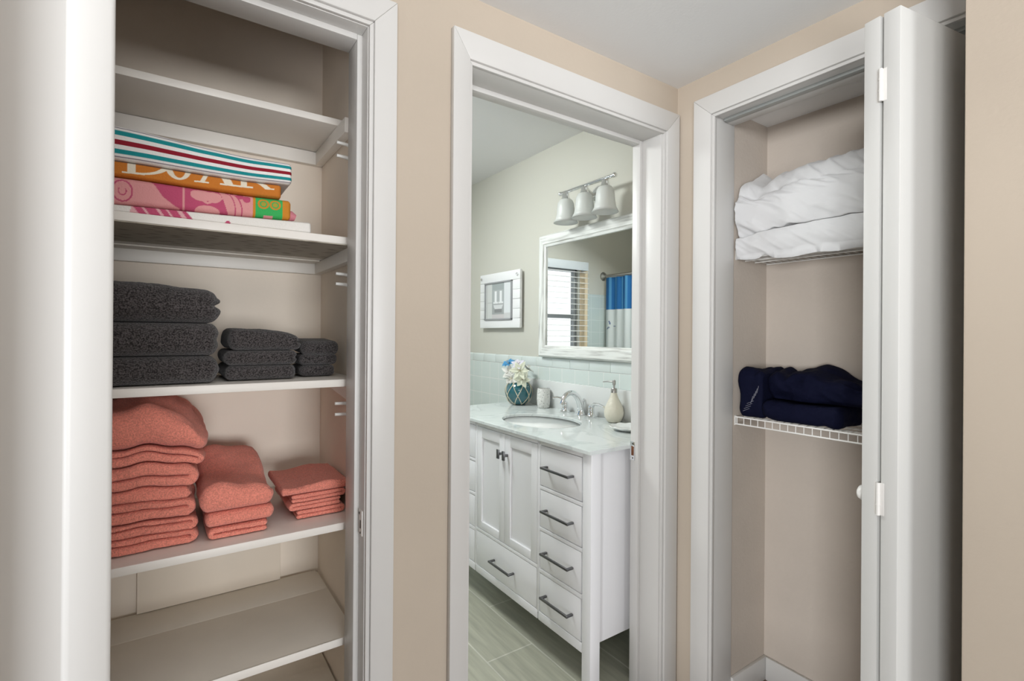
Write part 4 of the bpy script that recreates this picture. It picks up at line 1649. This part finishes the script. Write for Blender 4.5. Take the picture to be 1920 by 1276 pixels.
def petal(bm, base, d, up, L, W, curl, n=7):
    """leaf-shaped petal with a little thickness, from base along d bending away from up"""
    d = d.normalized()
    side = d.cross(up).normalized()
    nn = side.cross(d).normalized()
    top, bot = [], []
    for i in range(n + 1):
        t = i / n
        wd = W * math.sin(PI * min(1, 0.08 + t * 0.92)) ** 0.8 * (1 if i < n else 0.02)
        c = base + d * (L * t) - nn * (curl * L * t * t)
        row_t, row_b = [], []
        for j in range(5):
            q = (j - 2) / 2
            p = c + side * (wd * q) + nn * (abs(q) * wd * 0.35)
            row_t.append(bm.verts.new(p + nn * 0.0006))
            row_b.append(bm.verts.new(p - nn * 0.0006))
        top.append(row_t)
        bot.append(row_b)
    for i in range(n):
        for j in range(4):
            bm.faces.new((top[i][j], top[i][j + 1], top[i + 1][j + 1], top[i + 1][j]))
            bm.faces.new((bot[i][j], bot[i + 1][j], bot[i + 1][j + 1], bot[i][j + 1]))
        for j, rv in ((0, False), (4, True)):
            q = (top[i][j], top[i + 1][j], bot[i + 1][j], bot[i][j])
            bm.faces.new(q if not rv else q[::-1])
    for i, rv in ((0, False), (n, True)):
        for j in range(4):
            q = (top[i][j], top[i][j + 1], bot[i][j + 1], bot[i][j])
            bm.faces.new(q if rv else q[::-1])


def lily(center, direction, m, L=0.058, W=0.015, np_=6, spread=0.85):
    d = Vector(direction).normalized()
    u = d.orthogonal().normalized()
    v = d.cross(u)
    bm = bmesh.new()
    for k in range(np_):
        a = 2 * PI * k / np_ + 0.3
        rad = u * math.cos(a) + v * math.sin(a)
        petal(bm, Vector(center), d * (1 - spread * 0.55) + rad * spread, d, L * (1 if k % 2 else 0.9), W, 0.28)
    bmesh.ops.recalc_face_normals(bm, faces=bm.faces)
    o = obj('lily', bm, m, va, angle=0)
    bm = bmesh.new()
    for k in range(5):
        a = 2 * PI * k / 5
        e = Vector(center) + d * 0.030 + (u * math.cos(a) + v * math.sin(a)) * 0.008
        add_tube(bm, [Vector(center), e], 0.0008, 5)
        add_lathe(bm, [(0, -0.003), (0.0016, 0), (0, 0.003)], e, 6)
    obj('stamens', bm, ROPE, o)
    return o


ft = vcz + 0.082
lily((1.655, 2.425, ft + 0.030), (-0.75, -0.45, 0.10), LILY, 0.058, 0.014)
lily((1.665, 2.345, ft + 0.045), (-0.65, -0.70, 0.25), LILY_G, 0.062, 0.015)
lily((1.690, 2.475, ft + 0.020), (-0.55, 0.50, 0.10), LILY, 0.056, 0.015)
lily((1.650, 2.400, ft + 0.002), (-0.85, -0.35, -0.25), LILY, 0.052, 0.016)
lily((1.672, 2.330, ft + 0.000), (-0.60, -0.75, -0.10), LILY_G, 0.054, 0.016)
lily((1.672, 2.372, ft + 0.075), (-0.40, -0.55, 0.75), PINKISH, 0.046, 0.013)
lily((1.652, 2.440, ft + 0.078), (-0.50, -0.10, 0.80), BLUE_FL, 0.044, 0.011, 10)
lily((1.675, 2.465, ft + 0.074), (-0.30, 0.25, 0.90), BLUE_FL, 0.046, 0.011, 10)
lily((1.735, 2.380, ft + 0.050), (0.5, -0.3, 0.7), LILY, 0.056, 0.015)
bm = bmesh.new()
rnd_ = random.Random(4)
for k in range(12):
    a = rnd_.uniform(0, 2 * PI)
    petal(bm, Vector((1.700, 2.405, ft - 0.006)), Vector((math.cos(a) * 0.8 - 0.35, math.sin(a) * 0.9, rnd_.uniform(0.3, 1.1))), Vector((0, 0, 1)), rnd_.uniform(0.06, 0.095), 0.007, 0.3)
bmesh.ops.recalc_face_normals(bm, faces=bm.faces)
obj('leaves', bm, LEAF, va, angle=0)
bm = bmesh.new()
for cx, cy, cz in ((1.660, 2.425, 0.030), (1.665, 2.345, 0.043), (1.690, 2.475, 0.018), (1.672, 2.372, 0.073), (1.652, 2.440, 0.076), (1.675, 2.465, 0.072), (1.735, 2.38, 0.048)):
    add_tube(bm, [(1.700, 2.405, ft - 0.05), (1.70 + (cx - 1.70) * 0.3, 2.405 + (cy - 2.405) * 0.3, ft), (cx, cy, ft + cz)], 0.0017, 6)
obj('stems', bm, LEAF, va)

# ================================================================== WALL MIRROR
MF, MB_ = MW - 0.040, MW - 0.001
MY0, MY1, MZ0, MZ1 = 1.520, 2.322, 1.173, 1.874
mr = thing('wall_mirror', (MW - 0.02, (MY0 + MY1) / 2, MZ0), 'whitewashed wood framed mirror above the vanity', 'mirror')
bm = bmesh.new()
fw, ft_ = 0.052, 0.068
# mitred, bevelled frame: outer edge, front ridge, inner edge
outer = [(MY0, MZ0), (MY1, MZ0), (MY1, MZ1), (MY0, MZ1)]


def rect_in(dy, dz):
    return [(MY0 + dy, MZ0 + dz), (MY1 - dy, MZ0 + dz), (MY1 - dy, MZ1 - dz), (MY0 + dy, MZ1 - dz)]


levels = [(outer, MB_), (outer, MF + 0.012), (rect_in(0.008, 0.010), MF), (rect_in(fw - 0.014, ft_ - 0.016), MF + 0.004),
          (rect_in(fw - 0.010, ft_ - 0.012), MF + 0.010), (rect_in(fw, ft_), MF + 0.014), (rect_in(fw, ft_), MB_)]
rs = [[bm.verts.new((x, y, z)) for y, z in pts] for pts, x in levels]
for i in range(len(rs)):
    p, q = rs[i], rs[(i + 1) % len(rs)]
    for k in range(4):
        bm.faces.new((p[k], p[(k + 1) % 4], q[(k + 1) % 4], q[k])).material_index = k % 2
bmesh.ops.recalc_face_normals(bm, faces=bm.faces)
obj('frame', bm, WASH, mr, angle=20, mats=[WASH_V])
obj('glass', boxes([((MW - 0.018, MY0 + fw - 0.003, MZ0 + ft_ - 0.003), (MW - 0.012, MY1 - fw + 0.003, MZ1 - ft_ + 0.003))]), MIRROR, mr)

# ================================================================== VANITY LIGHT
vl = thing('vanity_light', (MW - 0.05, 1.86, 1.885), 'chrome bar wall light with three frosted bell shades', 'wall light')
bm = bmesh.new()
add_lathe(bm, [(0.0, -0.026), (0.020, -0.024), (0.048, -0.016), (0.060, -0.006), (0.062, 0.0)], (MW, 1.862, 2.022), 36, 'x', 1.0, 0.75)
obj('canopy', bm, CHROME, vl, angle=50)
BX, BZ = 1.715, 2.050
bm = bmesh.new()
add_tube(bm, [(MW - 0.02, 1.862, 2.022), (1.765, 1.862, 2.012), (1.735, 1.862, 2.028), (BX, 1.862, BZ)], 0.008, 12)
obj('arm', bm, CHROME, vl)
bm = bmesh.new()
add_tube(bm, [(BX, 1.665, BZ), (BX, 2.050, BZ)], 0.0085, 16)
for ye, s in ((1.662, -1), (2.053, 1)):
    add_lathe(bm, [(0.0085, -0.006 * s), (0.0115, -0.003 * s), (0.0115, 0.006 * s), (0.0085, 0.009 * s), (0.0, 0.010 * s)], (BX, ye, BZ), 16, 'y')
obj('bar', bm, CHROME, vl, angle=50)
for yc in (2.010, 1.866, 1.722):
    bm = bmesh.new()
    add_lathe(bm, [(0.010, 2.046), (0.017, 2.042), (0.019, 2.025), (0.026, 2.010), (0.024, 2.006), (0.0, 2.006)], (BX, yc, 0), 24)
    sk = obj('socket', bm, CHROME, vl, angle=50)
    bm = bmesh.new()
    add_lathe(bm, [(0.024, 2.012), (0.034, 2.006), (0.042, 1.990), (0.0455, 1.962), (0.0475, 1.935), (0.053, 1.910), (0.064, 1.888),
                   (0.0615, 1.8885), (0.050, 1.911), (0.0445, 1.936), (0.0425, 1.962), (0.039, 1.988), (0.031, 2.002), (0.022, 2.006)], (BX, yc, 0), 40, closed=True)
    obj('shade', bm, SHADE, vl, angle=0)

# ================================================================== PICTURE
PYA, PYB, PZA, PZB = 2.512, 2.985, 1.343, 1.706
PF = MW - 0.036
pic = thing('wall_picture', (MW - 0.03, (PYA + PYB) / 2, PZA), 'white plank framed grey bathtub picture on the sage wall', 'picture')
bm = bmesh.new()
nb = 6
for i in range(nb):
    z0 = PZA + (PZB - PZA) * i / nb
    z1 = PZA + (PZB - PZA) * (i + 1) / nb
    add_box(bm, (PF, PYA, z0 + 0.0008), (PF + 0.014, PYB, z1 - 0.0008), 0.0012)
add_box(bm, (PF + 0.010, PYA + 0.003, PZA + 0.003), (PF + 0.020, PYB - 0.003, PZB - 0.003))
PLANKW = mat('white_painted_planks', (0.84, 0.85, 0.85), 0.5, bump=0.1, bscale=40)
obj('plank_board', bm, PLANKW, pic)
IY0, IY1, IZ0, IZ1 = PYA + 0.078, PYB - 0.068, PZA + 0.052, PZB - 0.060
bm = bmesh.new()
for lo, hi in (((PF - 0.010, IY0, IZ0), (PF + 0.001, IY0 + 0.012, IZ1)), ((PF - 0.010, IY1 - 0.012, IZ0), (PF + 0.001, IY1, IZ1)),
               ((PF - 0.010, IY0, IZ0), (PF + 0.001, IY1, IZ0 + 0.010)), ((PF - 0.010, IY0, IZ1 - 0.010), (PF + 0.001, IY1, IZ1))):
    add_box(bm, lo, hi, 0.002)
obj('inner_frame', bm, mat('grey_silver_molding', (0.36, 0.37, 0.38), 0.4, metal=0.3), pic)


def room_print(a, b):
    """a: 0 left .. 1 right, b: 0 bottom .. 1 top"""
    if a < 0.26:
        return (0.52, 0.53, 0.52) if 0.44 < b < 0.47 or abs(a - 0.05) < 0.02 else (0.60, 0.62, 0.60)
    if a > 0.72:
        return (0.72, 0.75, 0.76) if b > 0.15 else (0.60, 0.61, 0.61)
    for c in (0.40, 0.60):
        if abs(a - c) < 0.045 and 0.46 < b < 0.78:
            return (0.80, 0.82, 0.82)
        if abs(a - c) < 0.09 and 0.42 < b < 0.48:
            return (0.74, 0.76, 0.76)
    if 0.28 < b < 0.40 and abs(a - 0.50) < 0.20 - (0.40 - b) * 0.5:
        return (0.66, 0.68, 0.68)
    if 0.18 < b <= 0.28 and abs(a - 0.5) < 0.14:
        return (0.24, 0.25, 0.25)
    if b < 0.12:
        return (0.58, 0.56, 0.56)
    if b < 0.42:
        return (0.36, 0.38, 0.38)
    return (0.36, 0.40, 0.40) if abs(a - 0.5) > 0.2 or b > 0.8 else (0.42, 0.45, 0.45)


ny, nz = 60, 60
V, F, Cc = [], [], []
for i in range(ny + 1):
    for j in range(nz + 1):
        V.append((PF - 0.0022, IY0 + 0.010 + (IY1 - IY0 - 0.020) * i / ny, IZ0 + 0.008 + (IZ1 - IZ0 - 0.016) * j / nz))
        Cc.append(room_print(1 - i / ny, j / nz))
for i in range(ny):
    for j in range(nz):
        a = i * (nz + 1) + j
        F.append((a, a + 1, a + nz + 2, a + nz + 1))
nV = len(V)
V += [(PF - 0.0008, y, z) for y in (IY0 + 0.01, IY1 - 0.01) for z in (IZ0 + 0.008, IZ1 - 0.008)]
Cc += [(0.8, 0.8, 0.8)] * 4
F.append((nV, nV + 2, nV + 3, nV + 1))
obj('print', (V, F, Cc), PRINT_FLAT, pic, smooth=False)
for yk in (PYA + 0.024, PYB - 0.024):
    bm = bmesh.new()
    add_lathe(bm, [(0.0, -0.012), (0.006, -0.011), (0.0085, -0.007), (0.007, -0.003), (0.004, 0.0)], (PF, yk, PZB - 0.030), 16, 'x')
    obj('knob', bm, CHROME, pic)
obj('hanger', boxes([((PF + 0.019, (PYA + PYB) / 2 - 0.03, PZB - 0.05), (MW - 0.001, (PYA + PYB) / 2 + 0.03, PZB - 0.03))], 0.001), NICKEL, pic)
obj('spacer', boxes([((PF + 0.019, PYA + 0.03, PZA + 0.02), (MW - 0.0085, PYA + 0.05, PZA + 0.04))], 0.001), NICKEL, pic)

# ================================================================== SEEN IN THE MIRROR
wb = thing('window_blind', (0.93, 3.30, 0.93), 'white horizontal blinds over the bathroom window, in the mirror', 'blinds')
BX0, BX1 = 0.512, 1.42
obj('valance', boxes([((BX0 + 0.030, 3.262, 1.866), (BX1 + 0.015, 3.275, 1.940)), ((BX0 + 0.030, 3.2745, 1.866), (BX0 + 0.042, 3.348, 1.940)),
                      ((BX1 + 0.003, 3.2745, 1.866), (BX1 + 0.015, 3.348, 1.940)), ((BX0 + 0.041, 3.2745, 1.90), (BX1 + 0.004, 3.345, 1.935))], 0.002), mat('white_valance_shaded', (0.60, 0.64, 0.66), 0.5), wb)  # white valance, greyed in its colour to stand in for backlit shade
bm = bmesh.new()
z = 1.855
while z > 0.99:
    mt = Matrix.Translation((0, 3.312, z)) @ Matrix.Rotation(math.radians(4), 4, 'X')
    add_box(bm, (BX0, -0.025, -0.0018), (BX1, 0.025, 0.0018), mtx=mt)
    z -= 0.0470
obj('slats', bm, SLAT, wb)
obj('bottom_rail', boxes([((BX0, 3.290, 0.955), (BX1, 3.334, 0.972))], 0.002), SLAT, wb)
for xc in (0.64, 1.20):
    bm = bmesh.new()
    for yy in (3.284, 3.340):
        add_tube(bm, [(xc, yy, 0.965), (xc, yy, 1.90)], 0.0011, 6)
    obj('ladder_cord', bm, SLAT, wb)

cr = thing('curtain_rod', (0.275, 2.6, 1.83), 'brushed nickel shower rod with round wall flange, in the mirror', 'shower rod')
bm = bmesh.new()
add_tube(bm, [(0.275, 1.850, 1.845), (0.275, 3.345, 1.845)], 0.0125, 16)
obj('rod', bm, NICKEL, cr)
for yf, s in ((FW, -1), (1.8455, 1)):
    bm = bmesh.new()
    add_lathe(bm, [(0.040, 0.0), (0.040, 0.006 * s), (0.032, 0.014 * s), (0.022, 0.024 * s), (0.016, 0.036 * s), (0.0, 0.036 * s)], (0.275, yf, 1.845), 28, 'y')
    obj('flange', bm, NICKEL, cr, angle=50)

BL1, BL2, CW = (0.025, 0.15, 0.40), (0.10, 0.32, 0.58), (0.74, 0.78, 0.79)


def curt_col(y, z):
    if z > 1.532:
        q = math.sin(y * 95) + 0.6 * math.sin(y * 41 + 1)
        return BL1 if q < 0.75 else BL2
    dy, dz = y - 3.245, z - 1.385
    for a in (1.9, 0.0, 3.75):
        c, s = math.cos(a), math.sin(a)
        t = -dy * c + dz * s
        n_ = dy * s + dz * c
        if 0.016 < t < 0.052 and abs(n_) < 0.005:
            return (0.10, 0.15, 0.30)
    return CW


V, F, Cc = [], [], []
ny, nz = 260, 110
for i in range(ny + 1):
    y = 1.93 + (3.315 - 1.93) * i / ny
    x = 0.275 + 0.015 * math.sin(y * 62) + 0.007 * math.sin(y * 23 + 1)
    for j in range(nz + 1):
        z = 1.12 + (1.828 - 1.12) * j / nz if j > 10 else 0.10 + (1.12 - 0.10 + (1.828 - 1.12) * 10 / nz) * j / 10
        f = 0.55 + 0.45 * (1.83 - z)
        V.append((0.275 + (x - 0.275) * min(1.2, f), y, z))
        Cc.append(curt_col(y, z))
for i in range(ny):
    for j in range(nz):
        a = i * (nz + 1) + j
        F.append((a, a + 1, a + nz + 2, a + nz + 1))
cur = obj('shower_curtain', (V, F, Cc), PRINT_CLOTH, angle=0)
sm = cur.modifiers.new('thickness', 'SOLIDIFY')
sm.thickness = 0.0012
tag(cur, 'shower curtain, blue striped above white, seen in the mirror', 'shower curtain')
